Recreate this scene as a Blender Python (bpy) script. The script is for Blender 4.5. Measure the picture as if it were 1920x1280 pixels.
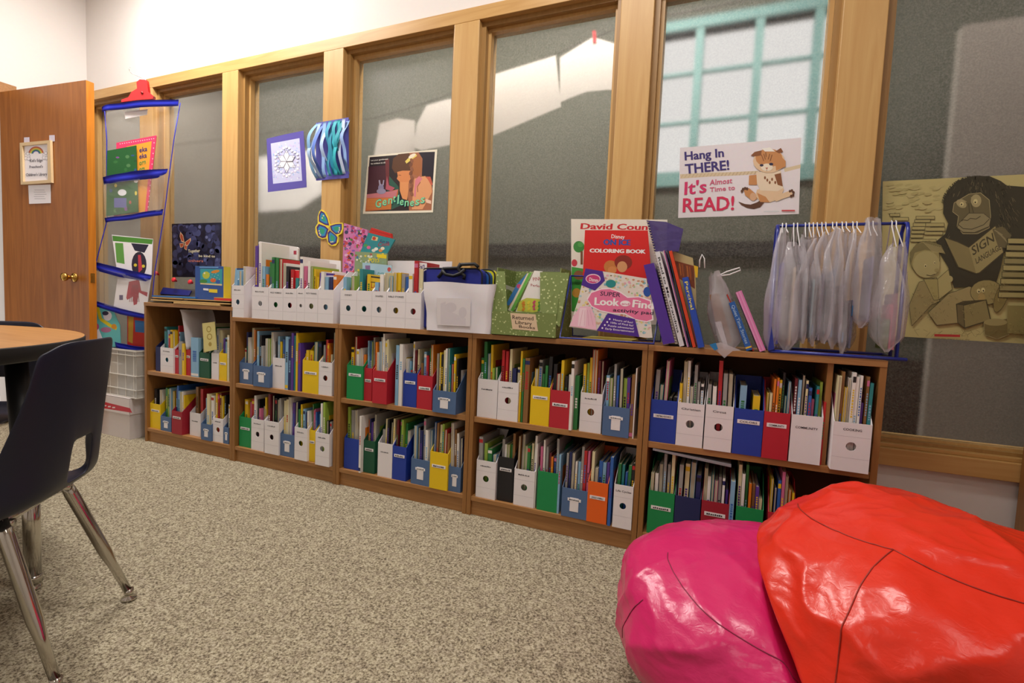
import bpy, math, random
from mathutils import Vector, Matrix, noise
PI = math.pi
for o in list(bpy.data.objects): bpy.data.objects.remove(o)
S = bpy.context.scene
COL = S.collection
# ------------------------------------------------------------------ camera
CAM = Vector((2.5521860, -1.9688756, 0.9451136)); FPX = 935.326
RX = Vector((0.9183568911, 0.3933839025, 0.0432403263))
RU = Vector((-0.0660795706, 0.0446945472, 0.9968128650))
RF = Vector((-0.3901975281, 0.9182872659, -0.0670401848))
cd = bpy.data.cameras.new('camera'); cam = bpy.data.objects.new('camera', cd); COL.objects.link(cam)
cd.sensor_width = 36; cd.sensor_fit = 'HORIZONTAL'; cd.lens = FPX / 1920 * 36; cd.clip_start = .02
m = Matrix.Identity(4)
for i in range(3): m[i][0], m[i][1], m[i][2], m[i][3] = RX[i], RU[i], -RF[i], CAM[i]
cam.matrix_world = m
S.camera = cam
# ------------------------------------------------------------------ world, light, exposure
W = bpy.data.worlds.new('world'); S.world = W; W.use_nodes = True
W.node_tree.nodes['Background'].inputs[0].default_value = (1, .975, .96, 1)
W.node_tree.nodes['Background'].inputs[1].default_value = 1.3
S.view_settings.view_transform = 'Standard'; S.view_settings.look = 'None'
S.view_settings.gamma = 1; S.view_settings.use_curve_mapping = False
S.view_settings.exposure = 0.0
def area(name, loc, sx, sy, power, color=(1, .93, .82), rot=(0, 0, 0)):
    l = bpy.data.lights.new(name, 'AREA'); l.shape = 'RECTANGLE'; l.size = sx; l.size_y = sy
    l.energy = power; l.color = color
    o = bpy.data.objects.new(name, l); COL.objects.link(o); o.location = loc; o.rotation_euler = rot
    return o
CEIL = 3.3
LW = (1, .95, .895)
area('ceiling_light_near_windows', (-.5, -.35, CEIL - .06), 1.2, .3, 70, LW)
area('ceiling_light_middle', (1.9, -.9, CEIL - .06), 1.2, .3, 40, LW)
area('ceiling_light_right', (3.9, -1.6, CEIL - .06), 1.2, .3, 10, LW)
area('ceiling_light_left_rear', (-.6, -3.1, CEIL - .06), 1.2, .3, 14, LW)
area('ceiling_light_rear', (2.4, -3.6, CEIL - .06), 1.2, .3, 12, LW)
area('hall_light', (1.2, .62, 3.15), 3.2, .25, 105, (1, .95, .9))
area('hall_light_left', (-1.3, .62, 3.15), 1.2, .25, 36, (.97, .97, 1))
area('hall_light_right', (4.6, .62, 3.15), 2.0, .25, 20, (1, .95, .93))
# ------------------------------------------------------------------ materials
def lin(h):
    if isinstance(h, str):
        h = h.lstrip('#'); c = [int(h[i:i+2], 16) / 255 for i in (0, 2, 4)]
    else: c = h
    return tuple((x / 12.92 if x <= .04045 else ((x + .055) / 1.055) ** 2.4) for x in c) + (1,)
MC = {}
def M(col, rough=.5, metal=0, coat=0, tex=.0, emit=0):
    k = (col, rough, metal, coat, tex, emit)
    if k in MC: return MC[k]
    m = bpy.data.materials.new('m_' + str(len(MC))); m.use_nodes = True
    nt = m.node_tree; b = nt.nodes['Principled BSDF']
    b.inputs['Base Color'].default_value = lin(col); b.inputs['Roughness'].default_value = rough
    b.inputs['Metallic'].default_value = metal; b.inputs['Coat Weight'].default_value = coat
    if emit:
        b.inputs['Emission Color'].default_value = lin(col); b.inputs['Emission Strength'].default_value = emit
    tc = nt.nodes.new('ShaderNodeTexCoord'); n = nt.nodes.new('ShaderNodeTexNoise'); n.inputs['Scale'].default_value = 60
    nt.links.new(tc.outputs['Object'], n.inputs['Vector'])
    mx = nt.nodes.new('ShaderNodeMix'); mx.data_type = 'RGBA'; mx.blend_type = 'MULTIPLY'
    mx.inputs[0].default_value = tex or .06
    mx.inputs[6].default_value = lin(col); nt.links.new(n.outputs['Color'], mx.inputs[7])
    nt.links.new(mx.outputs[2], b.inputs['Base Color'])
    m.diffuse_color = lin(col)
    MC[k] = m; return m
def wood(name, c1, c2, scale, axis, rough=.42, dist=2.0):
    m = bpy.data.materials.new(name); m.use_nodes = True; nt = m.node_tree; b = nt.nodes['Principled BSDF']
    tc = nt.nodes.new('ShaderNodeTexCoord'); mp = nt.nodes.new('ShaderNodeMapping')
    sc = [scale] * 3; sc[axis] = scale * .06; mp.inputs['Scale'].default_value = sc
    nt.links.new(tc.outputs['Object'], mp.inputs['Vector'])
    n = nt.nodes.new('ShaderNodeTexNoise'); n.inputs['Scale'].default_value = 1; n.inputs['Detail'].default_value = 6
    n.inputs['Distortion'].default_value = dist; nt.links.new(mp.outputs[0], n.inputs['Vector'])
    r = nt.nodes.new('ShaderNodeValToRGB'); r.color_ramp.elements[0].position = .3; r.color_ramp.elements[1].position = .72
    r.color_ramp.elements[0].color = lin(c1); r.color_ramp.elements[1].color = lin(c2)
    nt.links.new(n.outputs['Fac'], r.inputs[0]); nt.links.new(r.outputs[0], b.inputs['Base Color'])
    b.inputs['Roughness'].default_value = rough
    bp = nt.nodes.new('ShaderNodeBump'); bp.inputs['Strength'].default_value = .05; bp.inputs['Distance'].default_value = .002
    nt.links.new(n.outputs['Fac'], bp.inputs['Height']); nt.links.new(bp.outputs[0], b.inputs['Normal'])
    return m
MAPLE_V = wood('maple_upright', '#bf9458', '#cba468', 24, 2)
MAPLE_H = wood('maple_rail', '#b98d50', '#c9a064', 24, 0)
MAPLE_D = wood('maple_stop_upright', '#9a7440', '#a8814a', 24, 2)
OAK_V = wood('oak_laminate_upright', '#8c5f30', '#9c6d3a', 60, 2, .45)
OAK_H = wood('oak_laminate_board', '#95673a', '#ab7c4a', 60, 0, .45)
DOORW = wood('door_veneer', '#8a4f1a', '#a8672a', 26, 2, .38)
DOORE = wood('door_edge', '#b96c18', '#cf8228', 26, 2, .4)
TABLEW = wood('table_laminate', '#a8743c', '#bd8a50', 24, 0, .35)
def carpet():
    m = bpy.data.materials.new('carpet'); m.use_nodes = True; nt = m.node_tree; b = nt.nodes['Principled BSDF']
    tc = nt.nodes.new('ShaderNodeTexCoord')
    n = nt.nodes.new('ShaderNodeTexNoise'); n.inputs['Scale'].default_value = 165; n.inputs['Detail'].default_value = 4; n.inputs['Roughness'].default_value = .7
    nt.links.new(tc.outputs['Object'], n.inputs['Vector'])
    r = nt.nodes.new('ShaderNodeValToRGB'); e = r.color_ramp.elements
    e[0].position = .36; e[0].color = lin('#544b3e'); e[1].position = .68; e[1].color = lin('#d2cab4')
    x = r.color_ramp.elements.new(.46); x.color = lin('#918670'); x = r.color_ramp.elements.new(.53); x.color = lin('#b3a98f')
    nt.links.new(n.outputs['Fac'], r.inputs[0])
    n2 = nt.nodes.new('ShaderNodeTexNoise'); n2.inputs['Scale'].default_value = 42; n2.inputs['Detail'].default_value = 2
    nt.links.new(tc.outputs['Object'], n2.inputs['Vector'])
    r2 = nt.nodes.new('ShaderNodeValToRGB'); r2.color_ramp.elements[0].position = .35; r2.color_ramp.elements[1].position = .6
    r2.color_ramp.elements[0].color = (.7, .66, .7, 1); r2.color_ramp.elements[1].color = (1, 1, 1, 1)
    nt.links.new(n2.outputs['Fac'], r2.inputs[0])
    mx = nt.nodes.new('ShaderNodeMix'); mx.data_type = 'RGBA'; mx.blend_type = 'MULTIPLY'; mx.inputs[0].default_value = .55
    nt.links.new(r.outputs[0], mx.inputs[6]); nt.links.new(r2.outputs[0], mx.inputs[7]); nt.links.new(mx.outputs[2], b.inputs['Base Color'])
    b.inputs['Roughness'].default_value = 1; b.inputs['Specular IOR Level'].default_value = .1
    bp = nt.nodes.new('ShaderNodeBump'); bp.inputs['Strength'].default_value = .7; bp.inputs['Distance'].default_value = .004
    nt.links.new(n.outputs['Fac'], bp.inputs['Height']); nt.links.new(bp.outputs[0], b.inputs['Normal'])
    return m
CARPET = carpet()
WALLM = M('#e3ddd9', .9, tex=.05)
def frosted():
    m = bpy.data.materials.new('frosted_glass'); m.use_nodes = True; nt = m.node_tree; nt.nodes.clear(); L_ = nt.links.new
    out = nt.nodes.new('ShaderNodeOutputMaterial'); g = nt.nodes.new('ShaderNodeBsdfRefraction')
    g.inputs['Roughness'].default_value = .165; g.inputs['IOR'].default_value = 1.25; g.inputs['Color'].default_value = (.93, .93, .92, 1)
    gl = nt.nodes.new('ShaderNodeBsdfGlossy'); gl.inputs['Roughness'].default_value = .3; gl.inputs['Color'].default_value = (.9, .88, .92, 1)
    d = nt.nodes.new('ShaderNodeBsdfDiffuse')
    tc = nt.nodes.new('ShaderNodeTexCoord'); n = nt.nodes.new('ShaderNodeTexNoise'); n.inputs['Scale'].default_value = 190; n.inputs['Detail'].default_value = 2
    L_(tc.outputs['Object'], n.inputs['Vector'])
    r = nt.nodes.new('ShaderNodeValToRGB'); r.color_ramp.elements[0].position = .42; r.color_ramp.elements[1].position = .62
    r.color_ramp.elements[0].color = lin('#38352f'); r.color_ramp.elements[1].color = lin('#9a9389'); L_(n.outputs['Fac'], r.inputs[0]); L_(r.outputs[0], d.inputs['Color'])
    bp = nt.nodes.new('ShaderNodeBump'); bp.inputs['Strength'].default_value = .8; bp.inputs['Distance'].default_value = .0025
    L_(n.outputs['Fac'], bp.inputs['Height']); L_(bp.outputs[0], gl.inputs['Normal']); L_(bp.outputs[0], d.inputs['Normal'])
    m1 = nt.nodes.new('ShaderNodeMixShader'); m1.inputs[0].default_value = .22; L_(g.outputs[0], m1.inputs[1]); L_(d.outputs[0], m1.inputs[2])
    fr = nt.nodes.new('ShaderNodeFresnel'); fr.inputs['IOR'].default_value = 1.3; mx = nt.nodes.new('ShaderNodeMixShader')
    L_(fr.outputs[0], mx.inputs[0]); L_(m1.outputs[0], mx.inputs[1]); L_(gl.outputs[0], mx.inputs[2]); L_(mx.outputs[0], out.inputs[0])
    return m
FROST = frosted()
def film(name, col, alpha, rough=.12, bump=.4, scale=35):
    m = bpy.data.materials.new(name); m.use_nodes = True; nt = m.node_tree; nt.nodes.clear()
    out = nt.nodes.new('ShaderNodeOutputMaterial'); t = nt.nodes.new('ShaderNodeBsdfTransparent')
    p = nt.nodes.new('ShaderNodeBsdfPrincipled'); p.inputs['Base Color'].default_value = lin(col); p.inputs['Roughness'].default_value = rough
    p.inputs['Specular IOR Level'].default_value = .8
    tr = nt.nodes.new('ShaderNodeBsdfTranslucent'); tr.inputs['Color'].default_value = lin(col)
    m2 = nt.nodes.new('ShaderNodeMixShader'); m2.inputs[0].default_value = .3
    mx = nt.nodes.new('ShaderNodeMixShader'); mx.inputs[0].default_value = alpha
    tc = nt.nodes.new('ShaderNodeTexCoord'); n = nt.nodes.new('ShaderNodeTexNoise'); n.inputs['Scale'].default_value = scale
    nt.links.new(tc.outputs['Object'], n.inputs['Vector'])
    bp = nt.nodes.new('ShaderNodeBump'); bp.inputs['Strength'].default_value = bump; bp.inputs['Distance'].default_value = .01
    nt.links.new(n.outputs['Fac'], bp.inputs['Height']); nt.links.new(bp.outputs[0], p.inputs['Normal'])
    nt.links.new(p.outputs[0], m2.inputs[1]); nt.links.new(tr.outputs[0], m2.inputs[2])
    nt.links.new(t.outputs[0], mx.inputs[1]); nt.links.new(m2.outputs[0], mx.inputs[2]); nt.links.new(mx.outputs[0], out.inputs[0])
    return m
VINYL = film('clear_vinyl', '#e8e4dc', .16, .06)
BAGF = film('frosted_plastic_bag', '#e6e3ea', .36, .16, .3, 40)
CLEARP = film('clear_crate_plastic', '#e6e2da', .5, .15, .2)
def vinyl(name, col, dark):
    m = bpy.data.materials.new(name); m.use_nodes = True; nt = m.node_tree; b = nt.nodes['Principled BSDF']
    b.inputs['Base Color'].default_value = lin(col); b.inputs['Roughness'].default_value = .27; b.inputs['Specular IOR Level'].default_value = .5
    tc = nt.nodes.new('ShaderNodeTexCoord')
    mp = nt.nodes.new('ShaderNodeMapping'); mp.inputs['Scale'].default_value = (1, 1, 1.6); nt.links.new(tc.outputs['Object'], mp.inputs['Vector'])
    n = nt.nodes.new('ShaderNodeTexNoise'); n.inputs['Scale'].default_value = 7; n.inputs['Detail'].default_value = 2; n.inputs['Distortion'].default_value = .8
    v = nt.nodes.new('ShaderNodeTexNoise'); v.inputs['Scale'].default_value = 45; v.inputs['Detail'].default_value = 3; v.inputs['Distortion'].default_value = 2
    for q in (n, v): nt.links.new(mp.outputs[0], q.inputs['Vector'])
    b1 = nt.nodes.new('ShaderNodeBump'); b1.inputs['Strength'].default_value = .35; b1.inputs['Distance'].default_value = .02
    b2 = nt.nodes.new('ShaderNodeBump'); b2.inputs['Strength'].default_value = .16; b2.inputs['Distance'].default_value = .003
    nt.links.new(n.outputs['Fac'], b1.inputs['Height']); nt.links.new(v.outputs['Fac'], b2.inputs['Height'])
    nt.links.new(b1.outputs[0], b2.inputs['Normal']); nt.links.new(b2.outputs[0], b.inputs['Normal'])
    return m
CHROME = M('#c8c4bc', .14, 1.0)
BRASS = M('#c9a052', .25, 1.0)
NAVY = M('#10152e', .42, tex=.2)
BLACK = M('#0b0b0d', .5)
WIREB = M('#14298c', .3, coat=.3)
# ------------------------------------------------------------------ mesh helpers
class MB:
    def __init__(s): s.v = []; s.f = []; s.m = []; s.mats = []; s.T = None; s.sm = []
    def mi(s, mat):
        if mat not in s.mats: s.mats.append(mat)
        return s.mats.index(mat)
    def add(s, vs, fs, mat, smooth=False):
        b = len(s.v); i = s.mi(mat)
        s.v += [(s.T @ Vector(p)) if s.T else Vector(p) for p in vs]
        for f in fs: s.f.append([b + k for k in f]); s.m.append(i); s.sm.append(smooth)
    def box(s, x0, x1, y0, y1, z0, z1, mat):
        s.add([(x0,y0,z0),(x1,y0,z0),(x1,y1,z0),(x0,y1,z0),(x0,y0,z1),(x1,y0,z1),(x1,y1,z1),(x0,y1,z1)],
              [(0,3,2,1),(4,5,6,7),(0,1,5,4),(1,2,6,5),(2,3,7,6),(3,0,4,7)], mat)
    def face(s, pts, mat): s.add(pts, [tuple(range(len(pts)))], mat)
    def prism(s, pts, ext, mat):
        n = len(pts); e = Vector(ext); P = [Vector(p) for p in pts]
        s.add(P + [p + e for p in P], [tuple(range(n))[::-1], tuple(range(n, 2 * n))] + [(i, (i+1) % n, n + (i+1) % n, n + i) for i in range(n)], mat)
    def tube(s, pts, r, mat, seg=8, cap=True, closed=False):
        P = [Vector(p) for p in pts]; n = len(P); rs = r if isinstance(r, (list, tuple)) else [r] * n
        vs = []; fs = []; prev = None
        for i, p in enumerate(P):
            if closed: d = (P[(i+1) % n] - P[i-1])
            else: d = (P[min(i+1, n-1)] - P[max(i-1, 0)])
            d.normalize()
            if prev is None:
                a = Vector((0,0,1)) if abs(d.z) < .9 else Vector((1,0,0)); u = d.cross(a).normalized()
            else: u = (prev - d * prev.dot(d)).normalized()
            prev = u; w = d.cross(u)
            for k in range(seg):
                t = 2 * PI * k / seg; vs.append(p + (u * math.cos(t) + w * math.sin(t)) * rs[i])
        for i in range(n if closed else n - 1):
            j = (i + 1) % n
            for k in range(seg): fs.append((i*seg+k, i*seg+(k+1) % seg, j*seg+(k+1) % seg, j*seg+k))
        if cap and not closed: fs.append(tuple(range(seg))[::-1]); fs.append(tuple((n-1)*seg+k for k in range(seg)))
        s.add(vs, fs, mat, True)
    def lathe(s, prof, c, axis, mat, seg=16):
        a = Vector(axis).normalized(); t = Vector((0,0,1)) if abs(a.z) < .9 else Vector((1,0,0))
        u = a.cross(t).normalized(); w = a.cross(u); c = Vector(c); vs = []; fs = []
        for (r, h) in prof:
            for k in range(seg):
                q = 2 * PI * k / seg; vs.append(c + a * h + (u * math.cos(q) + w * math.sin(q)) * r)
        n = len(prof)
        for i in range(n - 1):
            for k in range(seg): fs.append((i*seg+k, i*seg+(k+1) % seg, (i+1)*seg+(k+1) % seg, (i+1)*seg+k))
        fs.append(tuple(range(seg))[::-1]); fs.append(tuple((n-1)*seg+k for k in range(seg)))
        s.add(vs, fs, mat, True)
    def grid(s, fn, nu, nv, mat, thick=None):
        vs = [Vector(fn(i / nu, j / nv)) for j in range(nv + 1) for i in range(nu + 1)]
        fs = [(j*(nu+1)+i, j*(nu+1)+i+1, (j+1)*(nu+1)+i+1, (j+1)*(nu+1)+i) for j in range(nv) for i in range(nu)]
        if thick is not None:
            t = Vector(thick); n = len(vs); vs = vs + [p + t for p in vs]; g = [tuple(n + k for k in f[::-1]) for f in fs]
            ed = [j*(nu+1) for j in range(nv+1)], [j*(nu+1)+nu for j in range(nv+1)], list(range(nu+1)), [nv*(nu+1)+i for i in range(nu+1)]
            for L in ed:
                for a, b in zip(L, L[1:]): g.append((a, b, n + b, n + a))
            fs = fs + g
        s.add(vs, fs, mat, True)
    def build(s, name, parent=None, label=None, cat=None, group=None, kind=None, origin=None, bevel=0, sub=0):
        xs = [p.x for p in s.v]; ys = [p.y for p in s.v]; zs = [p.z for p in s.v]
        o = Vector(origin) if origin else Vector(((min(xs)+max(xs))/2, (min(ys)+max(ys))/2, min(zs)))
        me = bpy.data.meshes.new(name); me.from_pydata([tuple(p - o) for p in s.v], [], s.f)
        for mt in s.mats: me.materials.append(mt)
        me.polygons.foreach_set('material_index', s.m); me.polygons.foreach_set('use_smooth', s.sm); me.update()
        ob = bpy.data.objects.new(name, me); COL.objects.link(ob); ob.location = o
        if parent:
            ob.parent = parent; w = Vector(); q = parent
            while q: w += q.location; q = q.parent
            ob.location = o - w
        if bevel:
            b = ob.modifiers.new('b', 'BEVEL'); b.width = bevel; b.segments = 2; b.limit_method = 'ANGLE'
        if sub:
            b = ob.modifiers.new('s', 'SUBSURF'); b.levels = sub; b.render_levels = sub
        tagit(ob, label, cat, group, kind)
        return ob
def tagit(o, label=None, cat=None, group=None, kind=None):
    if label: o['label'] = label
    if cat: o['category'] = cat
    if group: o['group'] = group
    if kind: o['kind'] = kind
def empty(name, loc, label, cat, group=None):
    o = bpy.data.objects.new(name, None); COL.objects.link(o); o.location = loc; o.empty_display_size = .05
    tagit(o, label, cat, group); return o
# ------------------------------------------------------------------ measuring: where the ray of a photo point meets a plane of the room
def ray(px, py): return RX * ((px - 960) / FPX) - RU * ((py - 640) / FPX) + RF
def at(px, py, Y=None, Z=None, X=None, plane=None):
    d = ray(px, py)
    if Y is not None: t = (Y - CAM.y) / d.y
    elif Z is not None: t = (Z - CAM.z) / d.z
    elif X is not None: t = (X - CAM.x) / d.x
    else: t = (plane[0] - CAM).dot(plane[1]) / d.dot(plane[1])
    return CAM + d * t
# ------------------------------------------------------------------ flat artwork on a plane: shapes given in points of the surface
TXT = {}
def text_geo(s):
    if s in TXT: return TXT[s]
    c = bpy.data.curves.new('t', 'FONT'); c.body = s; c.size = 1; c.resolution_u = 2; c.offset = .012
    o = bpy.data.objects.new('t', c); COL.objects.link(o); dg = bpy.context.evaluated_depsgraph_get()
    me = o.evaluated_get(dg).to_mesh(); V = [v.co.copy() for v in me.vertices]; F = [tuple(p.vertices) for p in me.polygons]
    o.evaluated_get(dg).to_mesh_clear(); bpy.data.objects.remove(o); bpy.data.curves.remove(c)
    x0 = min(v.x for v in V); x1 = max(v.x for v in V)
    TXT[s] = ([((v.x - x0) / (x1 - x0), v.y / .7) for v in V], F); return TXT[s]
class Art:
    """shapes laid on a plane, each layer a hair above the last"""
    def __init__(s, mb, conv, out, step=.0004, rough=.45):
        s.mb = mb; s.c = conv; s.o = Vector(out).normalized(); s.st = min(step, .00005); s.k = 0; s.r = rough; s.sc = 0; s.j = 0
    def _m(s, col): return col if not isinstance(col, str) else M(col, s.r)
    def up(s):
        if s.sc: s.j += 1; return s.o * (s.st * (s.k - s.j % s.sc))
        s.k += 1; return s.o * (s.st * s.k)
    def scatter(s, n=8):
        if n: s.k += n
        s.sc = n
    def poly(s, pts, col):
        d = s.up(); P = [s.c(*p) + d for p in pts]
        from mathutils.geometry import tessellate_polygon
        tr = tessellate_polygon([[Vector((p[0], p[1], 0)) for p in pts]])
        s.mb.add(P, [tuple(t) for t in tr], s._m(col))
    def rect(s, x0, y0, x1, y1, col): s.poly([(x0,y0),(x1,y0),(x1,y1),(x0,y1)], col)
    def ell(s, cx, cy, rx, ry, col, rot=0, n=18, a0=0, a1=360):
        c, q = math.cos(math.radians(rot)), math.sin(math.radians(rot)); P = []
        full = (a1 - a0) >= 360; N = n if full else n + 1
        for i in range(N):
            t = math.radians(a0 + (a1 - a0) * i / n); x, y = rx * math.cos(t), ry * math.sin(t); P.append((cx + x*c - y*q, cy + x*q + y*c))
        s.poly(P, col)
    def line(s, pts, w, col, closed=False):
        d = s.up(); L = list(pts) + ([pts[0]] if closed else [])
        for (x0, y0), (x1, y1) in zip(L, L[1:]):
            l = math.hypot(x1-x0, y1-y0) or 1; nx, ny = -(y1-y0)/l*w/2, (x1-x0)/l*w/2
            s.mb.add([s.c(x0+nx,y0+ny)+d, s.c(x1+nx,y1+ny)+d, s.c(x1-nx,y1-ny)+d, s.c(x0-nx,y0-ny)+d], [(0,1,2,3)], s._m(col))
    def btext(s, t, bl, br, tl, col, d=3):
        s.scatter(3)
        for k in (-d, 0, d): s.text(t, (bl[0]+k, bl[1]), (br[0]+k, br[1]), (tl[0]+k, tl[1]), col)
        s.scatter(0)
    def pl(s, pts, col, w, oc): s.poly(pts, col); s.line(pts, w, oc, True)
    def text(s, str_, bl, br, tl, col):
        """bl, br: baseline ends; tl: top of the capitals above bl"""
        d = s.up(); V, F = text_geo(str_)
        P = [s.c(bl[0] + (br[0]-bl[0])*u + (tl[0]-bl[0])*v, bl[1] + (br[1]-bl[1])*u + (tl[1]-bl[1])*v) + d for u, v in V]
        s.mb.add(P, F, s._m(col))
def crop(ox, oy, sc, **pl): return lambda x, y: at(ox + x * sc, oy + y * sc, **pl)
# ================================================================== the room
YD = .3247; YG = .415; XL = -2.04; ZT = 2.437; ZH = 2.371; XR = 5.2; YR = -4.6; YH = 1.5
def struct(name, mb, **k): return mb.build(name, kind='structure', **k)
b = MB(); b.box(XL - .15, XR + .15, YR - .15, YH + .1, -.1, 0, CARPET); struct('floor', b)
b = MB(); b.box(XL - .15, XR + .15, YR - .15, YD + .14, CEIL, CEIL + .1, M('#e9e4da', .9)); struct('ceiling', b)
b = MB(); b.box(XL - .1, XL, YR, -1.12, 0, CEIL, WALLM); b.box(XL - .1, XL, -.165, YD + .14, 0, CEIL, WALLM); b.box(XL - .1, XL, -1.12, -.165, 2.27, CEIL, WALLM)
struct('wall_left', b)
b = MB(); b.box(XL - 1.2, XL - 1.1, -1.5, .3, 0, CEIL, M('#5e5448', .9)); struct('wall_corridor', b)
b = MB(); b.box(XR, XR + .1, YR, YD + .14, 0, CEIL, WALLM); struct('wall_right', b)
b = MB(); b.box(XL, XR, YR - .1, YR, 0, CEIL, WALLM); struct('wall_rear', b)
b = MB(); b.box(XL, XR, YD + .012, YD + .13, ZT, CEIL, WALLM); b.box(XL, XR, YD + .012, YD + .13, 0, .412, WALLM); struct('wall_front', b)
b = MB(); b.box(XL, XR, YD - .003, YD + .13, ZH, ZT, MAPLE_H); struct('trim_1', b, bevel=.002)
b = MB(); b.box(XL, XR, YD - .018, YD + .13, .412, .478, MAPLE_H); b.box(XL, XR, YD + .005, YD + .13, .478, .492, MAPLE_H); struct('trim_2', b, bevel=.002)
PX = [-1.377, -.5265, .3211, 1.184, 2.035, 2.885, 3.735, 4.585]; PW = .145
n = 3
for x in PX:
    b = MB(); b.box(x, x + PW, YD - .003, YD + .13, .492, ZH, MAPLE_V); struct('trim_%d' % n, b, bevel=.003); n += 1
edges = [XL] + [v for x in PX for v in (x, x + PW)] + [XR]
for i in range(0, len(edges), 2):
    x0, x1 = edges[i], edges[i + 1]
    if x1 - x0 < .1: continue
    w = MB(); s = .022
    for (a, c, y0, y1, mt) in ((0, s, YD + .03, YD + .125, MAPLE_D), (s, s * 1.7, YD + .06, YD + .125, MAPLE_V)):
        w.box(x0 + a, x0 + c, y0, y1, .492, ZH, mt); w.box(x1 - c, x1 - a, y0, y1, .492, ZH, mt)
        w.box(x0 + c, x1 - c, y0, y1, ZH - c, ZH - a, mt); w.box(x0 + c, x1 - c, y0, y1, .492 + a * .6, .492 + c * .6, mt)
    wo = struct('window_%d' % (i // 2 + 1), w)
    g = MB(); g.box(x0 + s * 1.5, x1 - s * 1.5, YG, YG + .006, .5, ZH - .03, FROST); g.build('pane', wo)
# ---- the hall beyond the frosted panes
HW = M('#5f6156', .9)
hx = [at(1232, 200, Y=YH).x - .06, at(1590, 200, Y=YH).x]
zt_, zb_ = at(1400, 40, Y=YH).z, at(1400, 322, Y=YH).z
b = MB(); b.box(XL, hx[0], YH, YH + .1, 0, CEIL, HW); b.box(hx[1], XR + 2.4, YH, YH + .1, 0, CEIL, HW)
b.box(hx[0], hx[1], YH, YH + .1, zt_, CEIL, HW); b.box(hx[0], hx[1], YH, YH + .1, 0, zb_, HW); struct('wall_hall', b)
b = MB(); b.box(XL - .1, XL, YD + .14, YH + .1, 0, CEIL, M('#9a9488', .9)); struct('wall_hall_left', b)
b = MB(); b.box(XR + 2.3, XR + 2.4, YD, YH + .1, 0, CEIL, HW); b.box(XR + .1, XR + 2.4, YD - .1, YD, 0, CEIL, HW); struct('wall_hall_right', b)
b = MB(); b.box(XL - .15, XR + 2.4, YD + .14, YH + .1, CEIL, CEIL + .1, M('#a8a090', .9)); struct('ceiling_hall', b)
b = MB(); zr = at(1000, 468, Y=YH).z; b.box(XL, XR + 2.3, YH - .04, YH, zr - .05, zr + .04, M('#1c1a18', .8)); b.box(XL, XR + 2.3, YH - .02, YH, 0, .75, M('#3a3026', .7)); struct('trim_20', b)
TEAL = M('#79a6a4', .6)
w = MB(); 
for px in (1305, 1415, 1525): x = at(px, 190, Y=YH).x; w.box(x - .024, x + .024, YH - .02, YH + .08, zb_, zt_, TEAL)
for z in (at(1400, 120, Y=YH).z, at(1400, 216, Y=YH).z): w.box(hx[0], hx[1], YH + .01, YH + .05, z - .008, z + .008, TEAL)
w.box(hx[0] - .05, hx[1] + .05, YH - .03, YH + .08, zb_ - .07, zb_ + .02, TEAL); w.box(hx[0] - .05, hx[1] + .05, YH - .03, YH + .08, zt_, zt_ + .06, TEAL)
struct('window_20', w)
b = MB(); x = at(1790, 200, Y=1.1).x; b.box(x, x + 1.1, 1.1, 1.16, 0, at(1790, 50, Y=1.1).z, M('#a09890', .8)); struct('wall_hall_screen', b)
# papers pinned in the hall, seen as soft shapes
PW_ = M('#f0ece6', .8)
def hall_paper(pts, Y, label):
    b = MB(); P = [at(x, y, Y=Y) for x, y in pts]; b.prism(P, (0, .002, 0), PW_)
    b.build('paper_sheet', label=label, cat='paper', group='sheets pinned up beyond the frosted panes')
hall_paper([(926,140),(1042,104),(1052,200),(924,254)], .84, 'blank white sheet behind the fourth frosted pane, straight edged, left of the notched sheet')
hall_paper([(1050,108),(1112,70),(1172,88),(1172,170),(1140,168),(1100,172),(1068,184),(1050,192)], .84, 'white sheet with curved lower edge behind frosted pane, under a red clip')
hall_paper([(840,186),(800,198),(782,232),(776,276),(790,282),(852,270),(852,186)], .84, 'round-topped white sheet behind the frosted pane above the girl and rabbit poster')
hall_paper([(712,232),(700,300),(778,300),(778,226),(745,222)], .86, 'blurred white sheet behind frosted pane, left of the round-topped one')
hall_paper([(484,296),(484,398),(560,392),(606,362),(606,280),(560,284)], 1.49, 'large blurred white board behind the pane with the snowflake picture')
hall_paper([(330,330),(330,400),(416,404),(416,300)], 1.49, 'blurred white board behind the narrow frosted pane beside the hanging chart')
b = MB(); b.tube([Vector((XL, .845, at(700, 222, Y=.845).z)), at(700, 222, Y=.845), at(790, 196, Y=.845), at(1000, 118, Y=.845), at(1180, 44, Y=.845), Vector((XR + 2.3, .845, at(1180, 44, Y=.845).z + .1))], .0025, M('#3a342e', .7), 6); b.build('hanging_cord', label='dark cord the sheets hang from beyond the frosted panes', cat='cord')
b = MB(); P = [at(x, y, Y=.836) for x, y in [(1111,58),(1117,58),(1118,80),(1112,80)]]; b.prism(P, (0, .004, 0), M('#c8242c', .5))
b.build('clip', label='small red clip at the tip of the sheet beyond the fourth frosted pane', cat='clip')
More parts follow.
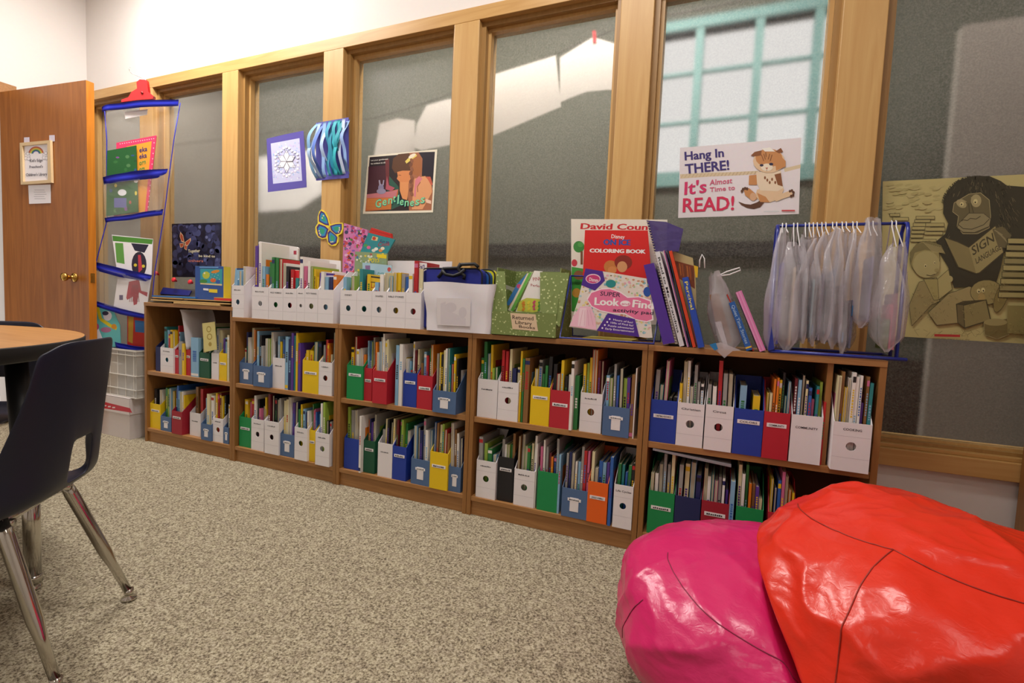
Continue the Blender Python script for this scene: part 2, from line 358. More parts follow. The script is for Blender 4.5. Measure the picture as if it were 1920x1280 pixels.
# ------------------------------------------------------------------ door
F0 = at(161, 150, Z=2.24); H0 = Vector((XL + .012, -.172, 2.24)); dd = (H0 - F0); dd.z = 0; dn = dd.normalized(); out = Vector((dn.y, -dn.x, 0))
if out.dot(CAM - F0) < 0: out = -out
back = -out * .045
dr = MB(); P0 = Vector((F0.x, F0.y, .015)); P1 = Vector((H0.x, H0.y, .015))
dr.prism([P0, P1, P1 + back, P0 + back], (0, 0, 2.225), DOORW)
e = -dn * .0015; dr.prism([P0 + e, P0, P0 + back, P0 + back + e], (0, 0, 2.225), DOORE)
door = struct('door_1', dr)
def lever(side):
    q = at(140, 520, plane=(F0, out)) if side > 0 else at(140, 520, plane=(F0, out)) + back
    n_ = out * side; k = MB()
    k.lathe([(.028, 0), (.03, .004), (.026, .008), (.011, .012), (.011, .035), (.022, .045), (.027, .056), (.024, .067), (.012, .073)], q + (Vector((0,0,0))), n_, BRASS, 18)
    k.build('knob', door)
lever(1); lever(-1)
k = MB(); q = P0 + back * .5 + e; q.z = 1.02; k.box(q.x - .001, q.x + .002, q.y - .012, q.y + .012, q.z - .03, q.z + .03, BRASS); k.box(q.x + .002, q.x + .01, q.y - .006, q.y + .006, q.z - .01, q.z + .01, BRASS); k.build('latch_plate', door)
b = MB(); b.box(XL, XL + .018, -1.2, -.165 + .08, 2.24, 2.31, OAK_H); b.box(XL, XL + .018, -.165, -.085, 0, 2.24, OAK_V); b.box(XL, XL + .018, -1.2, -1.12, 0, 2.24, OAK_V); struct('trim_21', b)
# framed sign on the door
dpl = (F0 + out * .002, out)
cv = crop(0, 140, .2032, plane=dpl)
fr_ = MB(); a = Art(fr_, cv, out, .0003)
BIR = M('#d9bd92', .5)
sign = empty('framed_sign', cv(350, 1010), 'pale wood framed paper sign with a rainbow, taped on the open door', 'sign')
T = [(205,635),(485,610),(497,1000),(215,1018)]; I = [(228,662),(460,640),(465,975),(236,992)]
for i in range(4):
    j = (i + 1) % 4; fr_.prism([cv(*T[i]), cv(*T[j]), cv(*I[j]), cv(*I[i])], out * .014, BIR)
fr_.build('frame', sign)
p = MB(); p.prism([cv(*q) for q in I], out * .003, M('#f1ecf0', .6)); a = Art(p, lambda x, y: cv(x, y) + out * .003, out, .0002)
for i, c in enumerate(('#c23a35', '#d8a23a', '#e6d256', '#4e9a58', '#3c4ea8')):
    r0 = 72 - i * 9; pts = [(338 + r * math.cos(math.radians(t)) * 1.0, 735 - r * math.sin(math.radians(t))) for r, ts in ((r0, range(10, 171, 16)), (r0 - 9, range(170, 9, -16))) for t in ts]
    a.poly(pts, c)
for cx, cy in ((258, 750), (425, 745)):
    for dx, dy, r in ((0, 0, 26), (-12, 22, 18), (12, 26, 18), (4, -20, 16)): a.ell(cx + dx, cy + dy, r, r, '#8a8a92'); a.ell(cx + dx, cy + dy, r - 3, r - 3, '#f1ecf0')
a.text("Kid's Edge", (282, 808), (400, 802), (282, 782), '#55505c'); a.text("Preschool's", (278, 864), (402, 858), (278, 840), '#55505c'); a.text("Children's Library", (246, 938), (440, 930), (246, 912), '#55505c')
p.build('paper', sign)
tp = MB()
for (x, y) in ((247, 605), (480, 585)): tp.prism([cv(x - 24, y - 26), cv(x + 24, y - 28), cv(x + 26, y + 30), cv(x - 24, y + 32)], out * .001, M('#d9d2e2', .3))
tp.build('tape', sign)
b = MB(); b.prism([cv(262, 1020), cv(468, 1012), cv(470, 1184), cv(270, 1192)], out * .001, M('#ece7ea', .7)); a = Art(b, lambda x, y: cv(x, y) + out * .001, out, .0002)
for i in range(5): a.rect(320 - 6 * (i % 2), 1062 + i * 20, 412 + 10 * (i % 3), 1065 + i * 20, '#8f8a94')
b.build('paper_note', label='small printed white note hanging below the rainbow sign on door', cat='paper')
# ------------------------------------------------------------------ hanging pocket chart
OC = at(265, 195, Y=.13); ou = Vector((.82, .57, 0)).normalized(); on = Vector((ou.y, -ou.x, 0))
opl = (OC, on)
oc = lambda x, y, d=0: at(x, y, plane=opl) + on * d
BLU = M('#1a27b4', .45)
chart = empty('pocket_chart', oc(235, 600), 'clear vinyl pocket chart with blue bindings hanging behind the door edge', 'pocket chart')
Lp = [(196,205),(200,260),(200,330),(201,412),(178,500),(176,570),(176,640)]; Rp = [(338,193),(326,262),(318,322),(308,402),(290,510),(283,590),(272,655)]
sh = MB()
def lerp(L, t):
    q = t * (len(L) - 1); i = min(int(q), len(L) - 2); f = q - i; return (L[i][0]*(1-f)+L[i+1][0]*f, L[i][1]*(1-f)+L[i+1][1]*f)
def sheet(u, v):
    l, r = lerp(Lp, v), lerp(Rp, v); x, y = l[0]*(1-u)+r[0]*u, l[1]*(1-u)+r[1]*u
    return oc(x, y, .012 * math.sin(u * 9 + v * 4) + .008 * math.sin(v * 17) - .02)
sh.grid(sheet, 24, 48, VINYL); sh.build('sheet', chart)
def strip(pts0, pts1, name, d=.03, mat=BLU):
    s_ = MB(); n_ = len(pts0) - 1
    def fn(u, v):
        a0, a1 = lerp(pts0, u), lerp(pts1, u); return oc(a0[0]*(1-v)+a1[0]*v, a0[1]*(1-v)+a1[1]*v, d + .006*math.sin(u*11))
    s_.grid(fn, 16, 2, mat, thick=-on * .004); s_.build(name, chart)
strip([(196,204),(210,198),(265,192),(338,189)], [(197,213),(212,209),(265,205),(337,201)], 'top_binding')
strip([(198,334),(250,323),(318,318)], [(200,348),(250,340),(300,336),(315,326)], 'pocket_binding')
strip([(201,410),(250,403),(309,393)], [(203,418),(250,413),(307,404)], 'pocket_binding')
strip([(179,490),(230,503),(288,516)], [(177,505),(230,520),(278,528),(285,524)], 'pocket_binding')
strip([(176,561),(230,578),(282,590)], [(176,571),(230,589),(280,598)], 'pocket_binding')
strip([(220,640),(245,646),(275,650)], [(222,650),(245,657),(275,662)], 'pocket_binding')
def fpocket(pts, d):
    s_ = MB(); (a0, a1, a2, a3) = pts
    s_.grid(lambda u, v: oc((a0[0]*(1-u)+a1[0]*u)*(1-v)+(a3[0]*(1-u)+a2[0]*u)*v, (a0[1]*(1-u)+a1[1]*u)*(1-v)+(a3[1]*(1-u)+a2[1]*u)*v, d + .006*math.sin(u*8+v*5)), 12, 8, VINYL); s_.build('pocket', chart)
fpocket([(200,346),(315,330),(306,396),(202,411)], .03); fpocket([(178,500),(286,524),(281,590),(176,566)], .03)
s_ = MB(); s_.tube([oc(*p, .0) for p in Lp], .003, BLU, 6); s_.build('side_binding', chart)
s_ = MB(); s_.tube([oc(*p, .0) for p in Rp], .003, BLU, 6); s_.build('side_binding', chart)
s_ = MB(); s_.prism([oc(234, 210, .0), oc(277, 205, .0), oc(276, 215, .0), oc(235, 223, .0)], on * .002, M('#f4f0f2', .5)); s_.build('tag', chart)
s_ = MB(); s_.prism([oc(291,214,.012), oc(295,214,.012), oc(300,250,.012), oc(318,312,.012), oc(313,310,.012), oc(296,262,.012)], on * .001, M('#ffffff', .12, coat=.5)); 
# clip with wire hook
ck = empty('clip_hanger', oc(265, 190, .03), 'red plastic clip hanger with a wire hook holding the pocket chart', 'clip hanger')
c_ = MB(); RD = M('#dd2b2e', .35)
c_.prism([oc(*p, .034) for p in [(233,195),(233,191),(246,186),(252,176),(262,170),(261,158),(267,153),(280,154),(283,176),(293,184),(291,189),(262,191)]], -on * .03, RD)
c_.build('jaw', ck)
c_ = MB(); c_.lathe([(.008,0),(.008,.05)], oc(272, 178, .04), -on, M('#8c1a1c', .5), 10); c_.build('pivot', ck)
c_ = MB(); c_.tube([oc(x, y, .02) for x, y in [(279,160),(276,152),(262,145),(250,140),(245,133),(247,129)]], .0025, CHROME, 6); c_.build('wire_hook', ck)
# books kept in the chart
def ochart(name, pts, col, shapes, label, d=0.0, th=.006, cat='book'):
    b_ = MB(); b_.prism([oc(*p, d - th) for p in pts], on * th, M(col, .35)); a = Art(b_, lambda x, y: oc(x, y, d), on, .0003)
    shapes(a); return b_.build(name, label=label, cat=cat)
def sp(a):
    a.poly([(238,275),(285,265),(272,400),(228,405)], '#e2992c')
    for i in range(16): a.ell(226 + i * 4.2, 270 - i * .65, .9, .9, '#f5c6d2')
    for i in range(14): a.ell(289.5 - i * .9, 268 + i * 10, .9, 1.1, '#f5c6d2')
    a.text('eka', (262, 286), (277, 283), (262, 277), '#2b2a6a'); a.text('eka', (262, 298), (276, 295), (262, 289), '#2b2a6a'); a.text('orn', (262, 310), (274, 307), (262, 301), '#2f8a44'); a.text('om', (262,321), (272,319), (262,313), '#2f8a44')
ochart('picture_book', [(219,268),(294,254),(276,404),(214,408)], '#e23a66', sp, 'pink spotted picture book with orange panel in the top chart pocket', .004)
def sg(a):
    rr = random.Random(3); a.scatter(6)
    for i in range(26): a.ell(208 + rr.random()*50, 288 + rr.random()*112, 1.5+rr.random()*3, 1.5+rr.random()*3, rr.choice(['#2c6a34','#d8c84a','#e8e8ee','#7a4a8a','#4a7a4a','#26507a','#a04a3a','#1f4a2a']))
    a.scatter(0); a.ell(232, 362, 8, 6, '#dfe3ea'); a.rect(217, 372, 240, 390, '#5a5f9a')
ochart('picture_book', [(204,284),(258,274),(262,398),(202,406)], '#1f5a2c', sg, 'dark green picture book in front of the pink one in the chart', .018)
def sw(a):
    a.poly([(212,442),(288,449),(286,458),(213,452)], '#4c8a34'); a.poly([(217,455),(232,456),(235,495),(220,492)], '#5f9a46')
    a.poly([(247,456),(280,459),(272,474),(254,470)], '#23203a'); a.ell(262, 496, 14, 24, '#2a2338'); a.ell(255, 497, 3, 3, '#d8c43a'); a.ell(270, 499, 3, 3, '#d8c43a'); a.poly([(260,478),(265,478),(268,505),(261,512)], '#c03a4a')
    a.poly([(243,528),(262,524),(266,545),(278,548),(277,556),(262,548),(258,570),(252,572),(250,556),(240,562),(238,558)], '#a8203a')
    for i in range(7): a.line([(250 + i*1.5, 534), (244 + i * 3, 566)], 1, '#7a1830')
    a.rect(225, 553, 232, 562, '#4a3a6a')
ochart('picture_book', [(211,440),(288,448),(285,520),(274,592),(214,576),(222,520)], '#e9e6ea', sw, 'white picture book showing a crow and red bird, lower chart pocket', .008)
def sl(a):
    a.poly([(180,600),(196,640),(176,640)], '#e0dce6'); a.line([(184,575),(190,598),(208,610),(220,616)], 6, '#d2bd22'); a.ell(203, 592, 8, 9, '#d8cfd8'); a.ell(199, 587, 6, 4, '#2a2440')
    a.ell(215, 612, 5, 5, '#c98a2a'); a.ell(200, 618, 10, 5, '#a86a8a'); a.ell(183, 612, 4, 6, '#b84a7a')
ochart('picture_book', [(177,574),(212,580),(226,610),(228,650),(177,650)], '#5fb0b0', sl, 'turquoise cartoon picture book, lowest chart pocket beside the door edge', .008)
def sr(a): a.poly([(252,600),(271,602),(271,624),(253,622)], '#2b5f92'); a.poly([(240,592),(250,594),(248,644),(240,640)], '#a87f22')
ochart('picture_book', [(238,590),(271,596),(271,652),(238,646)], '#a82418', sr, 'red and blue book in the lowest chart pocket beside the bookcase', -.004)
# ------------------------------------------------------------------ posters on the glass and posts
N_ = Vector((0, -1, 0))
def poster(name, corners, cv, col, draw, label, cat='poster', th=.0015, step=.0003):
    b_ = MB(); b_.prism([cv(*p) for p in corners], (0, -th, 0), M(col, .4)); a = Art(b_, lambda x, y: cv(x, y) + Vector((0, -th, 0)), N_, step, .4)
    draw(a); return b_.build(name, label=label, cat=cat)
YP = YG - .004
def d1(a):
    rr = random.Random(5)
    a.scatter(12)
    for i in range(120):
        x = 812 + rr.random() * 435; y = 200 + rr.random() * 470; r = rr.choice([22, 26, 30]); x = min(max(x, 832), 1225); y = min(max(y, 232), 640)
        a.ell(x, y, r, r * 1.25, rr.choice(['#2c3050', '#3a4068', '#23263f', '#474d78'])); a.ell(x - 6, y - 9, r * .45, r * .55, rr.choice(['#5a628e', '#6a7098']))
        if i % 3 == 0: a.ell(x, y + 4, 8, 8, '#1a1b30')
    a.scatter(0)
    for P in ([(880,268),(905,300),(918,370),(890,360),(874,310)], [(920,365),(975,325),(978,350),(950,395),(925,400)], [(872,375),(915,372),(905,410),(880,415)], [(915,385),(945,395),(938,440),(918,425)]):
        a.poly(P, '#e9c9a0'); cx = sum(p[0] for p in P)/len(P); cy = sum(p[1] for p in P)/len(P); a.poly([(cx+(x-cx)*.75, cy+(y-cy)*.75) for x, y in P], '#c2583c')
    a.text('Together', (952, 460), (1062, 455), (952, 432), '#efe6c0'); a.text('be kind to', (1050, 500), (1200, 505), (1050, 478), '#efe6c0'); a.text('others', (955, 545), (1092, 548), (955, 522), '#d6806a')
poster('blueberry_poster', [(800,195),(1255,183),(1258,690),(805,685)], crop(160, 380, .2031, Y=YP), '#16172a', d1, 'dark blueberry poster with an orange butterfly on the frosted pane')
def d2(a):
    a.poly([(128,316),(374,270),(397,634),(148,661)], '#c9cdee')
    rr = random.Random(2)
    a.scatter(8)
    for i in range(130):
        x = 145 + rr.random()*235; y = 305 + rr.random()*320
        if y < 330 - (x-145)*.15: continue
        a.ell(x, y, 8, 5, rr.choice(['#b9b4e4','#a8c4ec','#cfc0e8','#dfe3f6','#9fb6e8']), rot=rr.random()*180)
    a.scatter(0); c = (265, 470)
    for k in range(6):
        t = math.radians(k*60+30); u = (math.cos(t), math.sin(t)*1.15); v = (-math.sin(t), math.cos(t)*1.15)
        def q(r, s): return (c[0]+u[0]*r+v[0]*s, c[1]+u[1]*r+v[1]*s)
        a.poly([q(0,0), q(45,24), q(88,0), q(45,-24)], '#efeef6'); a.line([q(0,0), q(45,24), q(88,0), q(45,-24)], 3, '#77788e', True)
        for s in (-1, 1): a.line([q(60,0), q(100,26*s)], 3, '#8a8aa6'); a.ell(*q(98, 24*s), 11, 11, '#e8e8f6'); a.ell(*q(80, 44*s), 9, 9, '#dfe2f4')
        a.ell(*q(108,0), 11, 11, '#f0f0fa')
poster('snowflake_picture', [(92,275),(250,238),(408,206),(425,440),(435,690),(270,712),(103,732),(100,480)], crop(480, 200, .2188, Y=YP - .004), '#5a52a8', d2, 'coloured paper snowflake on purple backing taped to the frosted pane', 'picture')
# woven strips hanging
cs = crop(480, 200, .2188, Y=YD - .008)
hang = empty('paper_strip_weaving', cs(655, 635), 'blue and turquoise paper strip weaving taped across the wooden post', 'paper craft')
b_ = MB(); b_.prism([cs(*p) for p in [(515,140),(795,92),(797,610),(515,634)]], (0, -.0015, 0), M('#5a58b4', .6)); b_.build('backing', hang)
SC = ['#7fb0dc','#a9c6ea','#5d7ccc','#8fb4e6','#b3cdf0','#3f9fc0','#1f8fae','#2aa7b8','#2fb0bc','#1c93a4','#c3d2ee','#8fb0e4']
for i in range(12):
    s_ = MB(); x = 522 + i * 23; w_ = 26; ph = i * .9
    def fn(u, v, x=x, ph=ph, w_=w_, i=i):
        bow = math.sin(v * PI); sx = x + w_ * u - 16 * math.cos(v * PI * (2 + i % 2) + ph) * bow - (55 * bow * (1 - i / 7) if i < 3 else 0)
        p = cs(sx, 150 - (x - 515) * .17 + v * (470 - (x-515)*.01)); return p + Vector((0, -.004 - .035 * bow - .008 * math.sin(ph * 3 + v * 7), 0))
    s_.grid(fn, 1, 20, M(SC[i], .6), thick=(0, -.0008, 0)); s_.build('paper_strip', hang)
# butterfly
def wing(cx, cy, pts): return pts
cb = crop(480, 200, .2188, Y=YD - .004)
OUT = [(565,882),(600,905),(625,955),(642,1010),(690,998),(748,995),(755,1040),(742,1085),(712,1105),(712,1160),(690,1192),(655,1195),(625,1175),(610,1130),(575,1135),(540,1120),(517,1080),(515,1030),(535,1000),(535,945),(548,900)]
b_ = MB(); b_.prism([cb(*p) for p in OUT], (0, -.006, 0), M('#e6cf3a', .5)); a = Art(b_, lambda x, y: cb(x, y) + Vector((0,-.006,0)), N_, .0003)
def shrink(P, k, c=None):
    cx = sum(p[0] for p in P)/len(P) if c is None else c[0]; cy = sum(p[1] for p in P)/len(P) if c is None else c[1]; return [(cx+(x-cx)*k, cy+(y-cy)*k) for x, y in P]
for P in ([(562,892),(592,908),(618,955),(634,1020),(600,1015),(545,985),(545,930)], [(640,1022),(690,1006),(742,1003),(742,1050),(725,1085),(690,1095),(650,1060)], [(525,1035),(545,1005),(600,1025),(628,1050),(605,1120),(575,1127),(540,1108)], [(620,1080),(640,1060),(690,1100),(705,1120),(695,1170),(655,1187),(625,1160)]):
    a.poly(P, '#43206e'); a.poly(shrink(P, .74, (636, 1048) if False else None), '#2b86b8'); a.poly(shrink(P, .42), '#2f9a72')
for x, y in ((585,935),(575,955),(548,1065),(552,1085),(560,1100),(722,1040),(722,1058),(715,1075),(650,1160),(665,1158)): a.ell(x, y, 6, 6, '#e8d8a0')
a.ell(634, 1048, 6, 20, '#c9a24a')
b_.build('butterfly_cutout', label='blue, green and purple butterfly cutout edged yellow on the wooden post', cat='cutout')
def d3(a):
    a.poly([(268,278),(1246,196),(1190,1072),(204,1092)], '#2a2024')
    a.poly([(540,260),(560,560),(700,720),(730,1000),(560,1080),(500,500)], '#2d5a4c'); a.poly([(250,420),(520,400),(545,760),(230,835)], '#4a2430'); a.poly([(500,300),(560,300),(560,700),(515,720)], '#6e3034')
    a.poly([(850,216),(1000,205),(1060,300),(1050,560),(1180,580),(1215,780),(1195,1072),(860,1080),(820,700)], '#a86a4a')
    a.poly([(1000,205),(1246,196),(1215,600),(1060,540),(1060,300)], '#1d1626')
    a.poly([(620,300),(700,232),(860,216),(900,330),(880,480),(740,490),(650,520),(600,440)], '#5c3a24'); a.poly([(880,300),(940,240),(1030,280),(1050,480),(1000,570),(900,520)], '#a8683c')
    a.poly([(680,500),(760,480),(880,480),(880,650),(800,720),(720,650),(675,600),(690,560)], '#d98a54'); a.line([(700,545),(740,550)], 8, '#7a4426')
    a.poly([(720,650),(850,650),(850,760),(830,920),(760,900),(720,780)], '#e0965e')
    a.poly([(940,600),(1100,560),(1190,650),(1205,800),(1140,920),(1060,1060),(900,1060),(920,760)], '#e2a070'); a.poly([(950,620),(1010,560),(1060,600),(970,720),(960,880),(930,860)], '#d8808c'); a.poly([(1100,570),(1180,570),(1215,690),(1190,700),(1140,610)], '#c8604a')
    a.line([(1030,650),(985,720),(990,800)], 10, '#8e4a48'); a.poly([(1100,900),(1190,930),(1190,980),(1120,960)], '#efc8b0')
    a.poly([(800,340),(870,270),(960,225),(980,260),(880,330),(820,375)], '#e8d26a'); a.ell(905, 260, 60, 26, '#efe4ce', rot=-30)
    for i in range(9): a.ell(900 - (i % 2) * 14, 330 + i * 62, 24, 36, '#7a4a34' if i % 2 else '#8e5a40', rot=25 if i % 2 else -25)
    a.poly([(228,835),(420,830),(640,770),(700,760),(690,860),(600,940),(590,1060),(204,1088)], '#c8703c'); a.poly([(228,835),(640,780),(690,760),(660,880),(228,890)], '#c77880')
    for i in range(7): a.line([(230, 920 + i*22), (580, 905 + i*22)], 5, '#e0a03a')
    a.ell(440, 740, 42, 60, '#8c86a8'); a.ell(445, 790, 70, 42, '#9690ac'); a.poly([(415,700),(405,625),(425,620),(440,700)], '#a8a0b8'); a.poly([(460,700),(475,620),(490,625),(480,700)], '#a8a0b8'); a.poly([(510,760),(530,560),(560,700),(650,740),(600,790)], '#b85a6a')
    a.text('Let your gentleness', (290, 338), (545, 315), (288, 318), '#f2efe6'); a.text('be evident to all.', (292, 388), (512, 368), (290, 366), '#f2efe6')
    for k, (c, o_) in enumerate((('#1f8a8c', 0), ('#8fe0a8', 7))):
        for i, ch in enumerate('Gentleness'):
            xs = [350,455,545,615,680,715,790,870,950,1030][i]; y = [1040,1010,985,960,985,1005,1020,1020,1005,975][i]; w_ = [95,75,70,50,32,70,70,70,70,70][i]; h = [130,100,95,130,140,95,95,95,95,100][i] * (1.35 if ch in 'enso' else 1)
            if ch in 'Gtl': h *= 1
            a.text(ch, (xs + o_, y - o_), (xs + w_ - o_, y - 8 - o_), (xs + 8 + o_, y - h + o_), c)
poster('girl_and_rabbit_poster', [(245,255),(1280,160),(1215,1105),(165,1127)], crop(660, 260, .125, Y=YP), '#ece6d2', d3, 'white edged Gentleness poster of a braided child facing a rabbit')
def d4(a):
    a.poly([(170,585),(560,562),(860,556),(1160,540),(1160,582),(870,600),(560,612),(172,640)], '#dcc9a8'); a.poly([(1480,510),(1690,460),(1690,505),(1490,556)], '#dcc9a8')
    for i in range(22): a.line([(180+i*46, 632-i*2.2), (210+i*46, 585-i*2.0)], 5, '#c4a888')
    a.btext('Hang In', (232, 408), (722, 362), (226, 302), '#3a2a78'); a.btext('THERE!', (240, 578), (790, 525), (232, 458), '#3a2a78')
    a.btext("It's", (225, 842), (500, 812), (232, 682), '#d8306c'); a.text('Almost', (542, 722), (826, 695), (545, 655), '#d85a80'); a.text('Time to', (545, 808), (862, 778), (545, 752), '#d85a80'); a.btext('READ!', (205, 1062), (848, 1032), (210, 888), '#d82a58')
    F1, F2, F3, F4 = '#c98c56', '#e4c4a0', '#8a5430', '#5e3a26'
    a.poly([(905,930),(985,960),(1060,968),(1140,940),(1200,900),(1240,930),(1180,1000),(1100,1022),(1010,1008),(940,970)], F4)
    a.poly([(1140,780),(1440,700),(1480,780),(1420,900),(1300,940),(1180,930),(1120,860)], F2); a.poly([(1140,820),(1250,870),(1300,940),(1180,935)], F1)
    a.poly([(1040,600),(1140,590),(1140,720),(1035,720)], F1); a.poly([(1130,560),(1440,540),(1450,640),(1470,760),(1400,800),(1180,790),(1140,700)], '#ead6bc')
    a.poly([(1360,590),(1440,570),(1465,740),(1400,720)], F3)
    for x, y in ((1270,660),(1300,690),(1330,650),(1370,690),(1400,650),(1240,630)): a.ell(x, y, 12, 20, F3)
    a.poly([(970,770),(1040,760),(1120,830),(1140,900),(1080,920),(990,850)], F1); a.ell(1090, 870, 40, 52, '#d8ac88')
    for x, y in ((950,800),(965,775),(990,765),(1015,770)): a.ell(x, y, 16, 20, F4)
    a.poly([(1340,880),(1480,820),(1560,790),(1600,850),(1480,890),(1380,930)], F2); 
    for x, y in ((1555,800),(1580,792),(1600,815),(1595,850),(1570,862)): a.ell(x, y, 15, 18, F4)
    a.ell(1290, 420, 200, 150, F2); a.ell(1290, 380, 170, 115, F1); a.poly([(1060,352),(1110,305),(1200,285),(1190,350),(1120,362)], F3); a.poly([(1370,300),(1440,255),(1468,300),(1420,325)], F3); a.poly([(1440,360),(1500,420),(1500,490),(1380,540),(1370,440)], F1)
    a.poly([(1200,262),(1300,248),(1370,300),(1240,300)], '#f6f2ea')
    for x0, y0, x1, y1 in ((1195,340,1225,420),(1225,330,1245,400),(1300,330,1280,400),(1330,340,1305,420),(1250,310,1255,370)): a.line([(x0,y0),(x1,y1)], 10, F3)
    a.ell(1265, 500, 75, 48, '#f0e2cc'); a.ell(1198, 474, 24, 16, '#2a2a48'); a.ell(1318, 460, 26, 17, '#2a2a48'); a.poly([(1245,505),(1280,503),(1263,530)], '#b86450'); a.line([(1263,530),(1263,545)], 5, F4)
    a.rect(1450, 1036, 1618, 1052, '#c8323a'); a.rect(1225, 1052, 1420, 1056, '#9ab4b4')
poster('kitten_poster', [(170,250),(900,190),(1700,122),(1668,1085),(920,1110),(145,1135)], crop(1250, 240, .1485, Y=YP), '#e9e2e8', d4, 'pale poster of a kitten hanging on a rope with bold lettering')
def d5(a):
    K, K2, G1, G2, G3, L = '#3a3626', '#262318', '#8f8560', '#a89c70', '#6a6142', '#4a432c'
    rr = random.Random(8)
    for i in range(60): x = 80 + rr.random()*380; y = 130 + rr.random()*200; a.ell(x, y, 26, 9, rr.choice(['#b8ac74','#b2a66e','#bcb07a']), rot=-10)
    for (x, y, w_, h) in ((280,348,130,24),(270,372,110,22),(260,395,170,26),(345,395,130,26),(250,420,130,24),(340,425,140,28),(245,448,110,22),(335,455,130,24),(240,475,90,24),(240,505,180,22),(100,330,70,22),(120,356,110,26)):
        a.rect(x, y, x+w_, y+h, L); a.rect(x+3, y+3, x+w_-3, y+h-3, '#b0a46c')
    a.poly([(470,230),(500,170),(560,110),(650,78),(780,75),(860,110),(900,140),(1024,150),(1300,200),(1500,400),(1500,900),(1024,560),(880,600),(860,700),(830,800),(700,830),(540,840),(500,700),(440,600),(420,520),(480,470),(500,400),(465,330)], K)
    a.scatter(8)
    for i in range(150):
        t = PI + rr.random()*PI*1.0; x = 690 + 225*math.cos(t); y = 290 + 205*math.sin(t); a.line([(x - 14*math.cos(t), y - 14*math.sin(t)), (x + 16*math.cos(t + .5), y + 16*math.sin(t + .5))], 4, K)
    for i in range(900):
        t = rr.random()*2*PI; x = 700 + math.cos(t)*rr.random()*270; y = 330 + math.sin(t)*rr.random()*380
        if (x-660)**2/190**2 + (y-330)**2/190**2 < 1 and y > 200: continue
        if x < 500 or y < 95 or y > 780 or (x > 520 and y > 470 and x < 880 and y < 760): continue
        a.line([(x, y), (x + (x-700)*.06 + rr.uniform(-8, 8), y + 26)], 3, rr.choice(['#5c563e', '#6e664a', K2, K2]))
    a.scatter(0)
    a.pl([(540,260),(640,200),(720,190),(780,240),(790,350),(780,430),(700,470),(600,470),(560,420),(570,350),(530,320)], G3, 4, G2); a.ell(590, 265, 38, 26, G2, rot=30); a.ell(690, 245, 36, 44, G2)
    a.line([(560,248),(592,236),(625,252)], 5, G2); a.line([(655,225),(690,208),(722,226)], 5, G2); a.line([(640,262),(645,330)], 5, L); a.line([(655,262),(672,326)], 5, L); a.ell(620, 378, 10, 6, K2); a.ell(672, 362, 10, 6, K2); a.ell(592, 268, 14, 14, '#cfc48c'); a.ell(686, 250, 15, 17, '#cfc48c'); a.ell(590, 270, 5, 6, K2); a.ell(684, 256, 5, 6, K2)
    a.pl([(570,400),(640,330),(740,330),(790,370),(780,420),(680,462),(600,460),(560,430)], G1, 4, L); a.line([(565,405),(600,435),(660,440),(740,410),(780,370)], 5, L); a.line([(590,385),(600,375),(630,380),(650,365),(690,370),(720,350)], 5, L)
    a.poly([(470,492),(560,520),(640,560),(820,412),(845,430),(880,600),(720,740),(690,748),(560,700)], L); a.poly([(476,500),(560,528),(640,566),(690,740),(570,696)], '#8a7e52'); a.poly([(640,566),(820,420),(874,596),(712,734),(690,740)], '#9d9160')
    a.text('SIGN', (668, 620), (815, 520), (655, 562), L); a.text('LANGUAGE', (692, 676), (862, 575), (682, 640), L)
    a.poly([(800,440),(870,420),(930,480),(900,570),(840,560)], G3); 
    for i in range(4): a.line([(815+i*22, 445+i*18), (870+i*14, 480+i*22)], 8, G1)
    a.ell(340, 640, 103, 121, L); a.ell(340, 640, 100, 118, '#a0945e'); a.ell(350, 680, 92, 92, '#b0a570'); a.poly([(235,600),(280,540),(370,518),(450,550),(480,610),(440,600),(400,590),(340,580),(270,600),(245,680)], '#7e744a')
    for i in range(9): a.line([(330+i*14, 530+i*4), (400+i*9, 600)], 3, '#b8ac78')
    a.ell(342, 690, 9, 13, '#cfc48c'); a.ell(343, 692, 4, 6, K2); a.ell(405, 668, 7, 11, '#cfc48c'); a.ell(406, 670, 3, 5, K2); a.line([(350,752),(380,758),(410,745)], 4, L); a.ell(420, 720, 16, 13, '#a09460')
    a.pl([(300,800),(420,770),(440,930),(380,960),(250,1100),(230,960)], '#9a8c5c', 3, L); a.pl([(330,780),(425,780),(435,920),(400,925)], '#a4985f', 3, L); a.pl([(425,780),(500,715),(525,850),(435,920)], '#b0a46c', 3, L); a.ell(510, 780, 20, 22, '#b0a570')
    a.pl([(360,1010),(500,880),(640,830),(700,850),(720,1000),(560,1080),(420,1095)], '#a09262', 3, L); a.ell(760, 870, 114, 86, L); a.ell(760, 870, 110, 82, '#978a58'); a.ell(860, 900, 43, 113, L, rot=20); a.ell(860, 900, 40, 110, '#857746', rot=20); a.ell(725, 905, 24, 30, '#a8935a'); a.ell(705, 862, 13, 16, '#cfc48c'); a.ell(735, 855, 13, 16, '#cfc48c'); a.ell(707, 866, 5, 6, K2); a.ell(737, 860, 5, 6, K2)
    a.poly([(550,950),(600,930),(760,920),(790,1060),(610,1118),(560,1080)], L); a.poly([(558,955),(600,960),(606,1108),(564,1076)], '#6e6240'); a.poly([(604,962),(752,926),(782,1056),(612,1110)], '#8c8052')
    a.pl([(740,1080),(900,1050),(910,1160),(830,1190),(745,1160)], '#75683f', 3, G2); a.ell(820, 1075, 80, 24, '#9d9160')
    for i in range(9):
        y = 500 + i * 46; x = 900 - i * 8; a.poly([(x,y),(1500,y+12),(1500,y+52),(x,y+40)], L); a.poly([(x+5,y+4),(1500,y+16),(1500,y+47),(x+5,y+35)], ('#a89c66','#93885a')[i % 2])
    a.poly([(900,960),(1500,975),(1500,1180),(900,1150)], '#8e8250')
